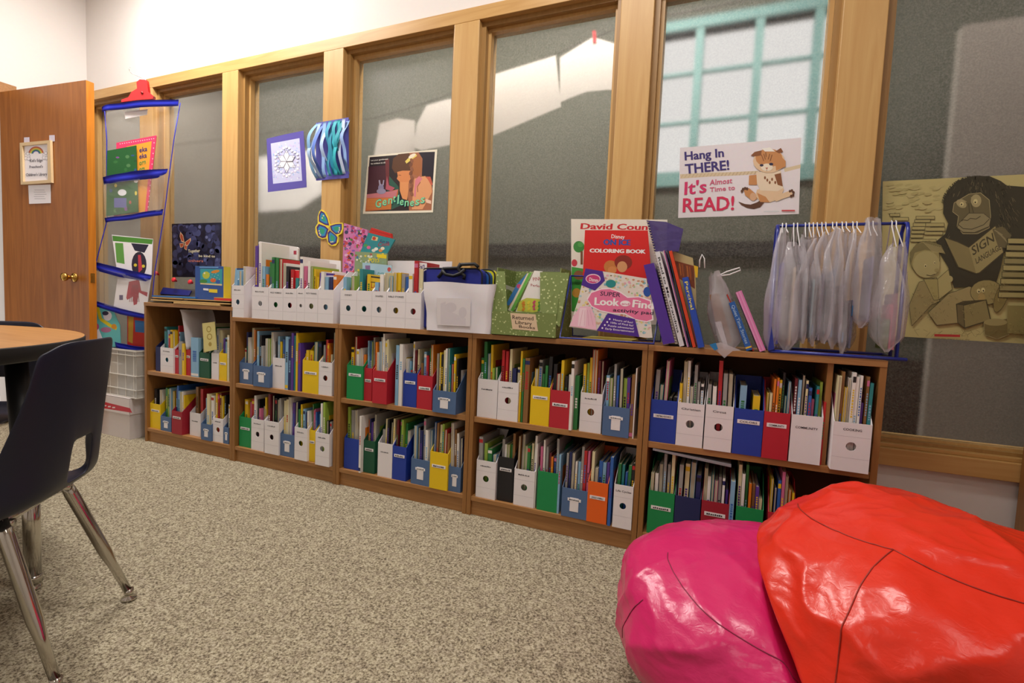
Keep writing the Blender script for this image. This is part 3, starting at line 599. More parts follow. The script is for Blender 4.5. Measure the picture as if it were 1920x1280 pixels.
    for i in range(50): x = 260 + rr.random()*1000; a.line([(x, 1120+rr.random()*60), (x+30, 1118+rr.random()*60)], 2, '#857a4c')
    a.scatter(8)
    for i in range(260):
        x, y = rr.choice([(rr.uniform(370, 700), rr.uniform(880, 1060)), (rr.uniform(680, 880), rr.uniform(800, 940)), (rr.uniform(250, 420), rr.uniform(840, 1060)), (rr.uniform(900, 1400), rr.uniform(980, 1150))]); q = rr.uniform(0, 3.1); a.line([(x, y), (x + 14*math.cos(q), y + 14*math.sin(q))], 2, rr.choice(['#7c6f46', '#6c603c', '#b3a76e']))
    a.scatter(0)
    a.poly([(400,1155),(575,1160),(575,1176),(400,1172)], '#b83232'); a.text('Read every day, learn every day', (330, 1186), (640, 1196), (330, 1180), '#5c5436')
poster('gorilla_poster', [(55,110),(1024,62),(1500,44),(1500,1240),(1024,1222),(40,1165)], crop(1640, 310, .2734, Y=YP - .01), '#c0b47a', d5, 'large tan pencil drawing poster of a gorilla and a child reading')
# ================================================================== bookcases
BW = .762; BH = .8264; BD = .272; SH = (.0875, .452)   # shelf tops
ORD = ['first', 'second', 'third', 'fourth', 'fifth']
BC = []
def bookcase(i, x0, x1, h, label, divider=None, y0=0.0):
    e = empty('bookcase', ((x0+x1)/2, y0 + BD/2, 0), label, 'bookcase', None); t = .02
    def part(name, *bx, mat=OAK_V): m_ = MB(); m_.box(*bx, mat); return m_.build(name, e, bevel=.0012)
    x0 += .001; x1 -= .001
    part('side_panel', x0, x0+t, y0, y0+BD, 0, h-.022); part('side_panel', x1-t, x1, y0, y0+BD, 0, h-.022)
    part('top_panel', x0, x1, y0-.002, y0+BD, h-.022, h, mat=OAK_H)
    part('shelf_board', x0+t, x1-t, y0+.004, y0+BD-.008, SH[1]-.024, SH[1], mat=OAK_H)
    part('bottom_board', x0+t, x1-t, y0+.002, y0+BD-.008, SH[0]-.02, SH[0], mat=OAK_H)
    part('plinth', x0+t, x1-t, y0+.012, y0+.03, 0.0, SH[0]-.02, mat=OAK_H)
    part('back_panel', x0+t, x1-t, y0+BD-.008, y0+BD-.003, SH[0]-.02, h-.022, mat=M('#4c3018', .8))  # back darker than the oak: shade inside the shelves is put into its colour
    if divider: part('divider', divider, divider+.018, y0+.012, y0+BD-.009, SH[1], h-.022)
    BC.append((x0, x1, h)); return e
H1 = .8824
bookcase(0, -.793, 0, H1, 'oak bookcase beside the clear crate, with puzzles lying on its top')
bookcase(1, 0, BW, BH, 'oak bookcase whose top carries seven white files, left of the lunch bag bin')
bookcase(2, BW, 2*BW, BH, 'oak bookcase in the middle of the row, below the white fabric bin')
bookcase(3, 2*BW, 3*BW, BH, 'oak bookcase below the green patterned box and the activity book display')
bookcase(4, 3*BW, 4*BW, BH, 'oak bookcase behind the red bean bag, plastic bag rack on top', divider=at(1549, 720, Y=.012).x)
xx = 3.53; hh_ = 1.15 
e6 = empty('bookcase', (3.8, .1, 0), 'oak bookcase cut off at the far right edge of the photo', 'bookcase')
for nm, bx, mt in (('side_panel', (xx, xx+.02, -.0, .30, 0, hh_), OAK_V), ('side_panel', (xx+.78, xx+.8, -.0, .30, 0, hh_), OAK_V), ('top_panel', (xx, xx+.8, -.0, .30, hh_, hh_+.022), OAK_H), ('shelf_board', (xx+.02, xx+.78, -.015, .23, .43, .452), OAK_H), ('bottom_board', (xx+.02, xx+.78, -.015, .23, .07, .09), OAK_H), ('back_panel', (xx+.02, xx+.78, .232, .237, .09, hh_), M('#6b4522', .7))):
    m_ = MB(); m_.box(*bx, mt); m_.build(nm, e6)
# ------------------------------------------------------------------ books
PAL = {'w': ('white', '#e9e5e0'), 'c': ('cream', '#ddd2a8'), 'y': ('yellow', '#e3bd1e'), 'o': ('orange', '#dc7a1e'), 'r': ('red', '#b8242a'), 'd': ('maroon', '#6a1c26'),
       'p': ('pink', '#cc6a92'), 'v': ('purple', '#5a3a94'), 'n': ('navy blue', '#222a5e'), 'b': ('blue', '#2f62b0'), 's': ('pale blue', '#86b2d2'), 't': ('teal', '#2c8488'),
       'g': ('green', '#2c7a3e'), 'l': ('lime green', '#93b044'), 'k': ('black', '#1c1a1e'), 'e': ('grey', '#9a9896'), 'm': ('brown', '#8a6238')}
PAGE = M('#bdb49c', .85); rnd = random.Random(11)  # paper dulled, the shade over the shelved books is part of this colour
ORDN = ['leftmost', 'second', 'third', 'fourth', 'fifth', 'sixth', 'seventh', 'eighth', 'ninth', 'tenth', 'eleventh', 'twelfth']
NB = [0]
def book(x, w, y, z, h, L, col, lean=0, name='book', label=None, group=None, spine_front=None, tilt=0, yaw=0):
    """upright book: x left edge, w thickness, y front edge, z base, h height, L front-to-back length"""
    c = M(PAL[col][1] if col in PAL else col, .42); b_ = MB()
    b_.T = Matrix.Translation((x + w/2, y, z)) @ Matrix.Rotation(math.radians(lean), 4, 'Y') @ Matrix.Rotation(math.radians(tilt), 4, 'X') @ Matrix.Rotation(math.radians(yaw), 4, 'Z') @ Matrix.Translation((-w/2, 0, 0))
    t = min(.0016, w * .2); sf = (rnd.random() < .74) if spine_front is None else spine_front
    b_.box(0, t, 0, L, 0, h, c); b_.box(w-t, w, 0, L, 0, h, c)
    if sf: b_.box(t, w-t, 0, t, 0, h, c); b_.box(t, w-t, t, L-.002, .002, h-.003, PAGE)
    else: b_.box(t, w-t, L-t, L, 0, h, c); b_.box(t, w-t, .002, L-t, .002, h-.003, PAGE)
    if sf and w > .004:
        k = rnd.choice([k for k in 'wyrkbvgs' if k != col]); q = M(PAL[k][1], .45)
        a0 = rnd.uniform(.35, .6); a1 = a0 + rnd.uniform(.12, .3); y_ = -.0003
        zz = a0 * h
        while zz < min(a1, .93) * h:
            l = rnd.uniform(.004, .009); b_.face([(w*.25, y_, zz), (w*.75, y_, zz), (w*.75, y_, zz+l), (w*.25, y_, zz+l)], q); zz += l + .003
        if rnd.random() < .4:
            k = rnd.choice('wyrknp'); q = M(PAL[k][1], .45); zz = rnd.choice([.03, .9]) * h; b_.face([(0, y_, zz), (w, y_, zz), (w, y_, zz + .06*h), (0, y_, zz + .06*h)], q)
    # cover picture on the left-facing and right-facing boards
    k = rnd.choice([k for k in 'wylsopr' if k != col]); q = M(PAL[k][1], .45); u0, u1 = L*.15, L*.85
    b_.face([(-.0003, u0, h*.45), (-.0003, u1, h*.45), (-.0003, u1, h*.8), (-.0003, u0, h*.8)], q)
    b_.face([(w+.0003, u0, h*.4), (w+.0003, u0, h*.78), (w+.0003, u1, h*.78), (w+.0003, u1, h*.4)], q)
    NB[0] += 1
    return b_.build(name, label=label, cat='book', group=group)
# ------------------------------------------------------------------ magazine files
FC = {'W': ('white', '#e6e1e4'), 'P': ('white', '#e8e3e6'), 'Y': ('yellow', '#e8c30f'), 'R': ('red', '#b81e30'), 'D': ('crimson', '#9e1a2e'), 'G': ('green', '#0d8a4a'), 'E': ('dark green', '#14543a'),
      'B': ('blue', '#1b3a9e'), 'N': ('navy blue', '#1c2456'), 'C': ('slate blue', '#4e6a94'), 'K': ('black', '#15141a'), 'O': ('orange', '#e8620f')}
INK = '#2a2630'
def marks(a_, x0, x1, z, h, n_=7, col=INK):
    """tiny printing too small to read"""
    w = (x1 - x0) / n_; r_ = random.Random(int((x0 + z) * 9999))
    for i in range(n_):
        u = w * r_.uniform(.45, .8); hh = h * r_.uniform(.6, 1); a_.add([(x0 + i*w, 0, z), (x0 + i*w + u, 0, z), (x0 + i*w + u, 0, z + hh), (x0 + i*w, 0, z + hh)], [(0,1,2,3)], M(col, .6))
def wtext(mb, s, x0, x1, z, h, y, col=INK):
    V, F = text_geo(s); mb.add([(x0 + (x1-x0)*u, y, z + h*v) for u, v in V], F, M(col, .6))
def mfile(x0, x1, z0, hf, col, y, label, style=None, text=None, tag=None, L=.212, hb=None, group=None, rot=0, name='magazine_file', tagz=.7, hole=.52, protr=0):
    """open cardboard file: low front panel, tall back, slanting sides. style: P punched, C card label, T strip label, None plain"""
    c = M(FC[col][1], .55, tex=.05); t = .0022; hb = hb or min(.30, hf + .105); w = x1 - x0; b_ = MB(); cx = (x0+x1)/2
    Tm = Matrix.Translation((x0, y, z0)) @ Matrix.Rotation(math.radians(rot), 4, 'Z'); b_.T = Tm
    ys = L * .5
    for xa in (0, w - t): b_.prism([(xa, t, 0), (xa, L, 0), (xa, L, hb), (xa, ys, hb), (xa, t, hf)], (t, 0, 0), c)
    b_.box(t, w-t, L-t, L, t, hb, c); b_.box(t, w-t, t, L-t, 0, t, c)
    if style == 'P':
        r = min(.0145, w*.17); hc = hf * hole; N = 20; an = sorted([2*PI*i/N for i in range(N)] + [math.atan2(s2*(hf-hc if s2 > 0 else hc), s1*w/2) % (2*PI) for s1 in (-1,1) for s2 in (-1,1)])
        ins = [(w/2 + r*math.cos(q), hc + r*math.sin(q)) for q in an]; outp = []
        for q in an:
            cs_, sn = math.cos(q), math.sin(q); k = min([(w/2)/abs(cs_) if abs(cs_) > 1e-6 else 9, ((hf-hc) if sn > 0 else hc)/abs(sn) if abs(sn) > 1e-6 else 9]); outp.append((w/2 + k*cs_, hc + k*sn))
        n_ = len(an); vs = [(p[0], 0, p[1]) for p in ins] + [(p[0], 0, p[1]) for p in outp] + [(p[0], t, p[1]) for p in ins] + [(p[0], t, p[1]) for p in outp]
        fs = []
        for i in range(n_):
            j = (i+1) % n_; fs += [(i, j, n_+j, n_+i), (2*n_+i, 3*n_+i, 3*n_+j, 2*n_+j), (i, 2*n_+i, 2*n_+j, j), (n_+i, n_+j, 3*n_+j, 3*n_+i)]
        b_.add(vs, fs, c)
        if tex_lines(col):
            for k in (.28, .72): b_.box(.001, w-.001, -.0002, 0, hf*k-.0004, hf*k+.0004, M('#bdb8bd', .7))
    else: b_.box(0, w, 0, t, 0, hf, c)
    y_ = -.0006
    if text and style in ('P', None) and tag is None:
        sub = MB(); sub.T = Tm; k = len(text); wd = min(w*.8, k*.0075); z_ = hf*(.84 if style == 'P' else tagz)
        if text == '*': marks_in(b_, w*.2, w*.75, z_, .006)
        else: wtext(b_, text, w/2-wd/2, w/2+wd/2, z_, .0075, y_)
    o = b_.build(name, label=label, cat='magazine file', group=group)
    if style == 'T' or style == 'C':
        l_ = MB(); l_.T = Tm; z_ = hf * tagz
        if style == 'C': l_.box(w*.33, w*.67, -.001, 0, hf*.22, hf*.7, M('#e9e4e6', .6)); l_.box(w*.24, w*.76, -.0013, -.001, hf*.58, hf*.68, M('#efecee', .6)); tz, th_ = hf*.605, .0055; xa, xb = w*.3, w*.7
        else: l_.box(w*.12, w*.88, -.0009, 0, z_-.007, z_+.007, M('#ece8ea', .5)); tz, th_ = z_-.0035, .007; xa, xb = w*.2, w*.8
        if text and text != '*': wtext(l_, text, xa, xb, tz, th_, -.0017)
        else:
            for q in (l_,): marks_in(q, xa, xb, tz, th_, -.0017)
        l_.build('paper_label', o)
    return o
def tex_lines(col): return col == 'P'
def marks_in(mb, x0, x1, z, h, y=-.0006):
    r_ = random.Random(int((x0 + z + len(mb.v)) * 9999)); n_ = 8; w = (x1-x0)/n_
    for i in range(n_):
        u = w * r_.uniform(.5, .85); hh = h * r_.uniform(.55, 1); mb.add([(x0+i*w, y, z), (x0+i*w+u, y, z), (x0+i*w+u, y, z+hh), (x0+i*w, y, z+hh)], [(0,1,2,3)], M(INK, .6))
# each entry: (kind, x0px, x1px, top px, recess, label text, books)   books: colour letter + photo height of its top
#   kind: colour letter (P = white punched); lower case 'book' entries stand loose on the shelf
SHELVES = [
 (0, 1, [('N',292,300.5,650,.03,None,''), ('P',301,325,652,.02,'*','t612 s618 r626 y618 y620'), ('R',325.5,335,655,.03,'*','r610 s622'), ('bk',335.5,341,640,.02,'e'), ('bk',341.3,346,644,.02,'y'), ('R',346.5,357,655,.03,'*','m640'), ('bk',358,372,633,.015,'s'), ('E',372.5,393,661,.02,'*','c606 g613'), ('W',396.5,410,662,.02,'*','w615 c618'), ('Y',411,425,662,.02,'*','v634 s632 w636'), ('bk',426,430,628,.02,'c')]),
 (0, 0, [('Y',281.5,301,757,.02,'*','k728 w730'), ('C',301.3,321,781,.01,'*','g726 l728 s727 y732'), ('D',322,341,771,.0,'*','n728 b722 s732 c734 w733 y740'), ('W',356,376,774,.03,'*','m724 r728'), ('C',377,396,795,.0,'*','s745 c738 w741'), ('P',397,418,784,.01,'*','y736 r738 d736 y742 k740'), ('C',419,429,801,.01,'*','k756 w758')]),
 (1, 1, [('C',449,473.5,680,.02,'*','c652 n622 w632 c614 o618'), ('C',474.5,505,686,.0,'*','s620 k628 e648 w634 l634 w622'), ('W',511,534,671,.02,'*','k640 s630 y640 b636 r662'), ('bk',535,540.5,631,.015,'s'), ('bk',541,546,636,.015,'n'), ('bk',546.2,550,624,.015,'v'), ('bk',550.3,554.5,629,.02,'t'), ('bk',554.8,558.5,624,.02,'y'), ('bk',559,564,643,.02,'v'), ('Y',567,597,676,.01,'*','y656 y657 t640 k640'), ('P',597.5,622,679,.01,'*','e646 r636 o643 c664 k622')]),
 (1, 0, [('G',448.5,470.5,782,.02,'*','y747 y748 p752 r747'), ('P',471,494.5,786,.01,'*','w741 k748 p765 e760 y744'), ('P',496,522.5,790,.0,'*','d738 k740 k745 e748 e746'), ('C',524.5,551,814,.01,'*','c750 c748 w744 v754 n752'), ('P',552,575.5,802,.0,'*','g766 y757 l768 s766 n772 w770'), ('Y',576,590.5,806,.015,'*','g756 p768 p766 b772'), ('P',591,617,812,-.012,'*','s775 w756 l754 k788 e790')]),
 (2, 1, [('G',650,680,685,.01,'*','y650 r630 w654 w652 o664'), ('R',680.3,697,690,.02,'*','s638 b640 l640 e632'), ('R',698,725,695,-.005,'*','o641 w660 s640 w632 w622 c638 c636'), ('bk',742,748,647,.01,'s'), ('bk',748.5,755,645,.01,'w'), ('B',755.5,781,699,.015,'*','w672 s676 t690 w640 d656 c654'), ('R',781.5,810,704,.01,'*','m680 s659 r666 g652 o646'), ('C',810.5,854,733,-.015,'*','e662 y660 k664 c656 w653 t652 t684 r682 y664 k672')]),
 (2, 0, [('B',645,673,822,.02,None,'l762 e768 w768 y790'), ('bk',673.6,677.3,780,.0,'w'), ('E',677.6,702,825.5,.02,'*','o785 n784 v790 c789 e776'), ('W',708,735,831,.01,'*','e803 c784 k786 k790 c784'), ('B',735.5,761,837,.01,'*','d786 g785 l786 g792 w806'), ('C',770,805,861.5,.005,'*','s797 k800 n806 e784 w806 s805'), ('Y',805.5,839,848,.0,'*','b790 m792 c795 l794 r804 m812'), ('C',839.5,863,875,.01,'*','w792 m804 w812 n820')]),
 (3, 1, [('W',895,932,711,.015,'*','g670 g640 s662 y646 l690 g688'), ('P',933,971,716,.01,'*','r656 r658 c654 n690 c688'), ('bk',975,979,658,.02,'y'), ('bk',979.3,983,672,.02,'g'), ('bk',983.5,992.5,671,.015,'m'), ('Y',994,1030,725,.01,'*','y690 e674 g700 g685 k668'), ('R',1030.5,1068,732,.005,'*','k682 r700 y675 k704 w702'), ('bk',1069,1076,677,.0,'w'), ('bk',1077,1085,704,.02,'g'), ('P',1087,1128,737,.01,'*','y682 l680 y670 r654 o655 d676 d676'), ('C',1129,1179,763,.0,'*','s703 l708 e682 b704 k690 l709 v708'), ('bk',1180.5,1190,702,.005,'m'), ('bk',1190.5,1193,690,.005,'w')]),
 (3, 0, [('P',892.5,929,864,.01,'*','e818 l830 g840 s852'), ('K',933,962,857,.02,'*','e822 w832 l832 g832 m812'), ('P',963,1001.5,881,.01,'*','m816 e812 l834 g835 c830 w816'), ('bk',1002,1006,832,.015,'w'), ('G',1007,1045,885,.01,None,'p836 w824 e836 d848 o856 n854 e822'), ('bk',1045.5,1051,852,.01,'s'), ('C',1052,1100,917,.0,'*','e848 n846 e848 w864 s864 e836 r844 p844'), ('O',1100.5,1138.5,904,-.002,'JUNGLE ANIMALS','c845 e876 b863 s866 v866'), ('bk',1143,1149,857,-.004,'b'), ('P',1149.5,1189.5,910,-.004,'Life Cycles','g868 t870 b884 g872 k868')]),
 (4, 1, [('B',1218.5,1268,750,.01,'CHRISTMAS RESOURCES','e692 t720 p675 k745 k744'), ('P',1268.5,1319,756,.005,'Christian','y718 c676 w676 w724 e684 e716 w720'), ('P',1321,1373.5,760,.0,'Circus','e720 w724 r676 e700 k700'), ('B',1374.5,1430,767,.0,'COLORS','s722 y742'), ('R',1430.5,1479.5,773,-.003,'COMMUNITY','y736 c737 o710 o708 y712 k698 t742 s715'), ('W',1481.5,1541,779,-.003,'COMMUNITY','d709 s712 k702 c713 b727 p748 t724 l716'), ('bk',1541.5,1547,753,.01,'r'), ('P',1560,1633,793,-.03,'COOKING','c704 m696 y725 w708 w698 w706 w704 v755 m706 t718')]),
 (4, 0, [('G',1214,1263,922,.01,'*','c885 w886 e868 e850 e870 c850'), ('N',1263.5,1312,932,.01,None,'e870 c868 s865 n890'), ('D',1313,1365,941,.005,'*','c876 w892 t888 p900 e894 w896 v918'), ('bk',1367.5,1377,902,.0,'s'), ('G',1377.5,1429,952,.0,'*','c870 w888 g870 o906 m906 v912 c935'), ('R',1437,1490,963,.0,None,'y896 n914 b900 p884 c892 o918 y924')]),
]
PH = {(k, s): (['first bookcase', 'second bookcase', 'third bookcase', 'fourth bookcase', 'fifth bookcase'][k], ['lower', 'upper'][s]) for k in range(5) for s in (0, 1)}
for k, s, items in SHELVES:
    bx0, bx1, bh = BC[k]; z0 = SH[s]; ceil_ = (bh - .022 if s else SH[1] - .024) - z0 - .006
    place, lvl = PH[(k, s)]; cnt = {}; tot = {}; nb = 0
    for it in items:
        if it[0] != 'bk': cc = FC[it[0]][0]; tot[cc] = tot.get(cc, 0) + 1
    lastx = bx0 + .0215; lastw = 1; prevT = 0
    for it in items:
        kind, a0, a1, top, rec, txt = it[:6]; pm = (a0 + a1) / 2
        xa = max(at(a0, top + 40, Y=rec).x, lastx); xb = min(at(a1, top + 40, Y=rec).x, bx1 - .0215)
        hf = min(at(pm, top, Y=rec).z - z0, ceil_)
        if kind == 'bk':
            nb += 1
            book(xa, max(.004, xb - xa - .001), rec, z0, hf, .2, txt, spine_front=True,
                 label='%s book standing loose, %s loose one on %s shelf of %s' % (PAL[txt][0], ORDN[nb-1], lvl, place), group=None)
            lastx = max(xb, xa + .0045); continue
        col = kind; cc = FC[col][0]; cnt[cc] = cnt.get(cc, 0) + 1
        style = {'P': 'P', 'W': None, 'C': 'C'}.get(col, 'T' if txt else None)
        which = cc if tot[cc] == 1 else ORDN[cnt[cc]-1] + ' ' + cc
        fileph = '%s file, %s shelf, %s' % (which, lvl, place)
        lab = '%s magazine file' % cc
        lab += (' by itself on the %s shelf of %s' % (lvl, place)) if tot[cc] == 1 else (', %s %s one on %s shelf of %s' % (ORDN[cnt[cc]-1], cc, lvl, place))
        if txt and txt != '*': lab = '%s file labelled %s on the %s shelf of the %s' % (cc, txt, lvl, place)
        mfile(xa, xb, z0 + .0003, hf, col, rec, lab, style=style, text=txt, hb=min(hf + .10, ceil_ - .01), tagz=.72 if top % 2 else .62)
        toks = it[6].split(); n_ = len(toks)
        if n_:
            ix0, ix1 = xa + .0035, xb - .0035; pw = (ix1 - ix0) / n_
            ln = rnd.uniform(-2.2, 2.2) if n_ < 8 else rnd.uniform(-1, 1)
            for j, tk in enumerate(toks):
                px = a0 + (a1 - a0) * (j + .5) / n_; yb = rec + rnd.uniform(.012, .03)
                h = min(at(px, float(tk[1:]), Y=yb).z - z0 - .0026, ceil_ - .008); h = max(h, hf * .75)
                w = min(pw * rnd.uniform(.6, .94), .022)
                w = max(w, .003)
                book(ix0 + j*pw + (pw - w)/2, w, yb, z0 + .003, h, min(.18, .205 - yb + rec), tk[0], lean=ln*.5,
                     label='%s book, %s from left in the %s' % (PAL[tk[0]][0], ORDN[j] if j else 'first', fileph))
        lastx = xb + .0005
# curved white sheet and tall yellow GO book in the first bookcase
b = MB()
def fn(u, v):
    p0 = at(335 + 15*math.sin(v*PI*.5)**1 if False else 337 + (349-337)*v**.6, 580 + v*75, Y=.02); return Vector((p0.x + .012*u, .02 + u*.2, p0.z))
b.grid(fn, 4, 12, M('#d9d3d6', .5), thick=(.001, 0, 0)); b.build('poster_board', label='curled white poster board standing in upper compartment of the bookcase by the crate', cat='board')
b = MB(); P = [at(x, y, Y=.012) for x, y in [(379,606),(402,603),(406,655),(383,660)]]; b.prism(P, (0, .004, 0), M('#d8cc84', .5)); a = Art(b, lambda x, y: at(x, y, Y=.012), N_, .0003)
a.ell(391.5, 617, 4.5, 6, '#a8923c'); a.ell(391.5, 617, 3, 4, '#d8cc84'); a.ell(393, 631, 5, 6, '#a8923c'); a.ell(393, 631, 3.4, 4, '#d8cc84'); a.ell(394, 645, 3, 4, '#a8923c')
b.build('picture_book', label='pale yellow picture book with ring shapes, leaning above the dark green file', cat='book')
b = MB(); P = [at(x, y, Y=.004) for x, y in [(1224,840),(1371,871),(1371,876),(1224,844)]]; b.prism(P, (0, .16, 0), M('#8e8a90', .5)); b.build('magazine', label='grey magazine lying slanted on the book tops just under the middle shelf of fifth bookcase', cat='magazine')
# ================================================================== things on top of the bookcases
T1 = H1; T2 = BH
# puzzles and boxes on the first bookcase
def slab(name, px0, px1, y0, y1, z0, z1, mat, label, cat, rot=0):
    x0 = at(px0, 560, Y=y0).x; x1 = at(px1, 560, Y=y0).x; b_ = MB(); cx, cy = (x0+x1)/2, (y0+y1)/2
    b_.T = Matrix.Translation((cx, cy, 0)) @ Matrix.Rotation(math.radians(rot), 4, 'Z') @ Matrix.Translation((-cx, -cy, 0)); b_.box(x0, x1, y0, y1, z0, z1, mat)
    return b_.build(name, label=label, cat=cat, bevel=.0015)
BIRCH = M('#c9a468', .6); BIR2 = M('#b08a52', .6); DK = M('#3a352e', .6)
G = 'wooden puzzle boards'
slab('puzzle_board', 325, 412, -.005, .24, T1+.0005, T1+.011, BIRCH, 'light wood puzzle board lying at the bottom right of the puzzle stack', 'puzzle')
slab('puzzle_board', 280, 322, .02, .25, T1+.0005, T1+.009, M('#6e6a58', .6), 'grey-green puzzle board at bottom left of the puzzle stack', 'puzzle')
slab('puzzle_board', 282, 430, -.002, .25, T1+.012, T1+.019, BIRCH, 'widest light wood puzzle board, running the whole width of the stack', 'puzzle')
slab('puzzle_board', 284, 405, .02, .25, T1+.020, T1+.026, DK, 'dark puzzle board sandwiched in the puzzle stack', 'puzzle')
slab('puzzle_board', 345, 430, .0, .25, T1+.027, T1+.033, BIR2, 'tan puzzle board right of middle in the puzzle stack, under the box', 'puzzle')
slab('puzzle_board', 285, 342, .01, .24, T1+.027, T1+.034, BIR2, 'tan puzzle board left of middle in the puzzle stack, under the blue tray', 'puzzle')
slab('puzzle_tray', 284, 366, .02, .25, T1+.035, T1+.044, M('#1b66a8', .4), 'bright blue tray on top of the puzzle stack', 'tray')
x0, x1 = at(290, 530, Y=.20).x, at(372, 530, Y=.20).x
pz = empty('knob_puzzle', ((x0+x1)/2, .22, T1+.045), 'dark blue and brown knobbed board leaning back behind the blue tray', 'puzzle')
b = MB(); b.prism([(x0,.235,T1+.045),(x1,.235,T1+.045),(x1,.262,T1+.095),(x0,.262,T1+.095)], (0,.006,0), M('#3e3a38', .5)); b.prism([(x0,.233,T1+.055),(x0+.3,.233,T1+.052),(x0+.3,.25,T1+.085),(x0,.255,T1+.1)], (0,.004,0), M('#141c6a', .4)); b.build('board', pz)
for px, py in ((292, 513), (325.5, 525), (356, 529)):
    p = at(px, py, Y=.225); b = MB(); b.lathe([(.006,0),(.006,.01),(.014,.014),(.017,.022),(.012,.028)], p + Vector((0,.02,-.005)), (0,-1,.4), M('#d8202e', .3), 14); b.build('knob', pz)
# boxed puzzle (generic sea scene)
x0, x1 = at(366, 540, Y=.03).x, at(419, 540, Y=.03).x; z0 = T1+.0335; z1 = at(390, 499, Y=.03).z
bx = MB(); bx.box(x0, x1, .03, .075, z0, z1, M('#1f4c9c', .35)); bx.box(x1, x1+.0005, .03, .075, z0, z1, M('#d8c43a', .4)); bx.box(x0, x1, .03, .075, z1, z1+.0005, M('#8ac0d8', .4))
a = Art(bx, crop(160, 380, .2031, Y=.03), N_, .0003)
a.poly([(1060,608),(1265,612),(1262,765),(1062,752)], '#2a9aa8'); a.ell(1115, 668, 34, 34, '#b9c43c'); a.ell(1100, 650, 8, 8, '#e8e8c8'); a.ell(1200, 635, 40, 14, '#d88a2a', rot=-12); a.ell(1090, 725, 36, 18, '#3a8a3c'); a.ell(1180, 715, 26, 20, '#d8642c'); a.ell(1225, 730, 20, 20, '#2c5ab0'); a.poly([(1062,740),(1262,750),(1262,765),(1062,752)], '#d8cc9a')
for i in range(9): a.ell(1150 + i*11, 650 + (i*37) % 60, 3, 3, '#c8ecee')
a.poly([(1090,788),(1138,792),(1138,812),(1090,806)], '#e6e6ea'); a.poly([(1142,795),(1220,800),(1220,832),(1142,826)], '#e6d22c'); a.poly([(1055,590),(1230,592),(1230,602),(1055,600)], '#6aa0d8')
bx.build('puzzle_box', label='blue boxed puzzle with an underwater picture standing on the puzzle stack', cat='box')
x0, x1 = at(402, 548, Y=.0).x, at(432, 548, Y=.0).x
b = MB(); b.box(x0+.01, x1-.0, .1, .2, T1+.034, T1+.12, M('#cfcac0', .5)); b.lathe([(.03,0),(.03,.003)], ((x0+x1)/2+.02,.1,T1+.075), (0,-1,0), M('#e9e4da', .4), 18); b.lathe([(.016,.003),(.016,.005)], ((x0+x1)/2+.02,.1,T1+.075), (0,-1,0), M('#2a5a8c', .4), 18); b.box(x0+.01, x1, .098, .1, T1+.105, T1+.12, M('#c8b83a', .4))
b.build('toy_box', label='small patterned toy box with a round target, beside the underwater puzzle box', cat='box')
b = MB(); b.box(x0-.01, x1, .005, .09, T1+.034, T1+.046, M('#d82a26', .4)); b.box(x0-.01, x1, .005, .09, T1+.0465, T1+.05, M('#e0b83a', .4)); b.build('flat_box', label='flat red box lying in front of the round target toy box', cat='box')
# white files on the second and third bookcases
NAMES = [(434.5,457,535,'*'),(472.5,503,538,'*'),(503.7,530,540.5,'WILD ANIMALS'),(530.5,556,541,'*'),(556.4,571,541,'*'),(571.4,595.5,541.5,'POTTY TRAINING'),(596,625,543,None)]
TOPB = [ 's525 s508 w500', 'v462 w455 s500 o515 g492', 'g483 g484 r486 w494', 'k500 r506 t522', 'w482 p500', 'w490 l500 y505 y520 v512', 'w510 s520 n520 o516']
TX = ['leftmost', 'second', 'third', 'fourth', 'fifth', 'sixth', 'rightmost']
def topfiles(rows, books, z0, which, ordn, y):
    lx = -9
    for i, ((a0, a1, top, txt), tb) in enumerate(zip(rows, books)):
        xa = max(at(a0, top+30, Y=y).x, lx); xb = at(a1, top+30, Y=y).x; hf = at((a0+a1)/2, top, Y=y).z - z0; lx = xb + .0005
        mfile(xa, xb, z0+.0003, hf, 'P', y, 'white punched magazine file standing on top, %s of the %s' % (ordn[i], which), style='P', text=txt, hb=hf+.10, hole=.48)
        toks = tb.split(); n_ = len(toks); pw = (xb-xa-.007)/n_
        for j, tk in enumerate(toks):
            yb = y + .015 + .004*j; px = a0 + (a1-a0)*(j+.5)/n_; h = max(at(px, float(tk[1:]), Y=yb).z - z0, hf*.8); w = max(.003, min(pw*.85, .02))
            book(xa+.0035+j*pw, w, yb, z0+.003, h, .19, tk[0], label='%s book, %s in the %s top file of the %s' % (PAL[tk[0]][0], ORDN[j] if j else 'first', ordn[i], which))
topfiles(NAMES, TOPB, T2, 'seven on the second bookcase', TX, .0)
NAMES2 = [(638,668,544,'DISNEY'),(668.4,697,545,None),(697.4,724,546,'SHAPES'),(724.4,760,547,'BIBLE STORIES'),(760.4,789,548.5,None)]
TOPB2 = ['s520 l518', 't505 y515', 's530 w515 c512', 's518 y512 y512 e514 b520', 'w514 r490 c505']
topfiles(NAMES2, TOPB2, T2, 'five beside the fabric bin', ['leftmost','second','third','fourth','rightmost'], .0)
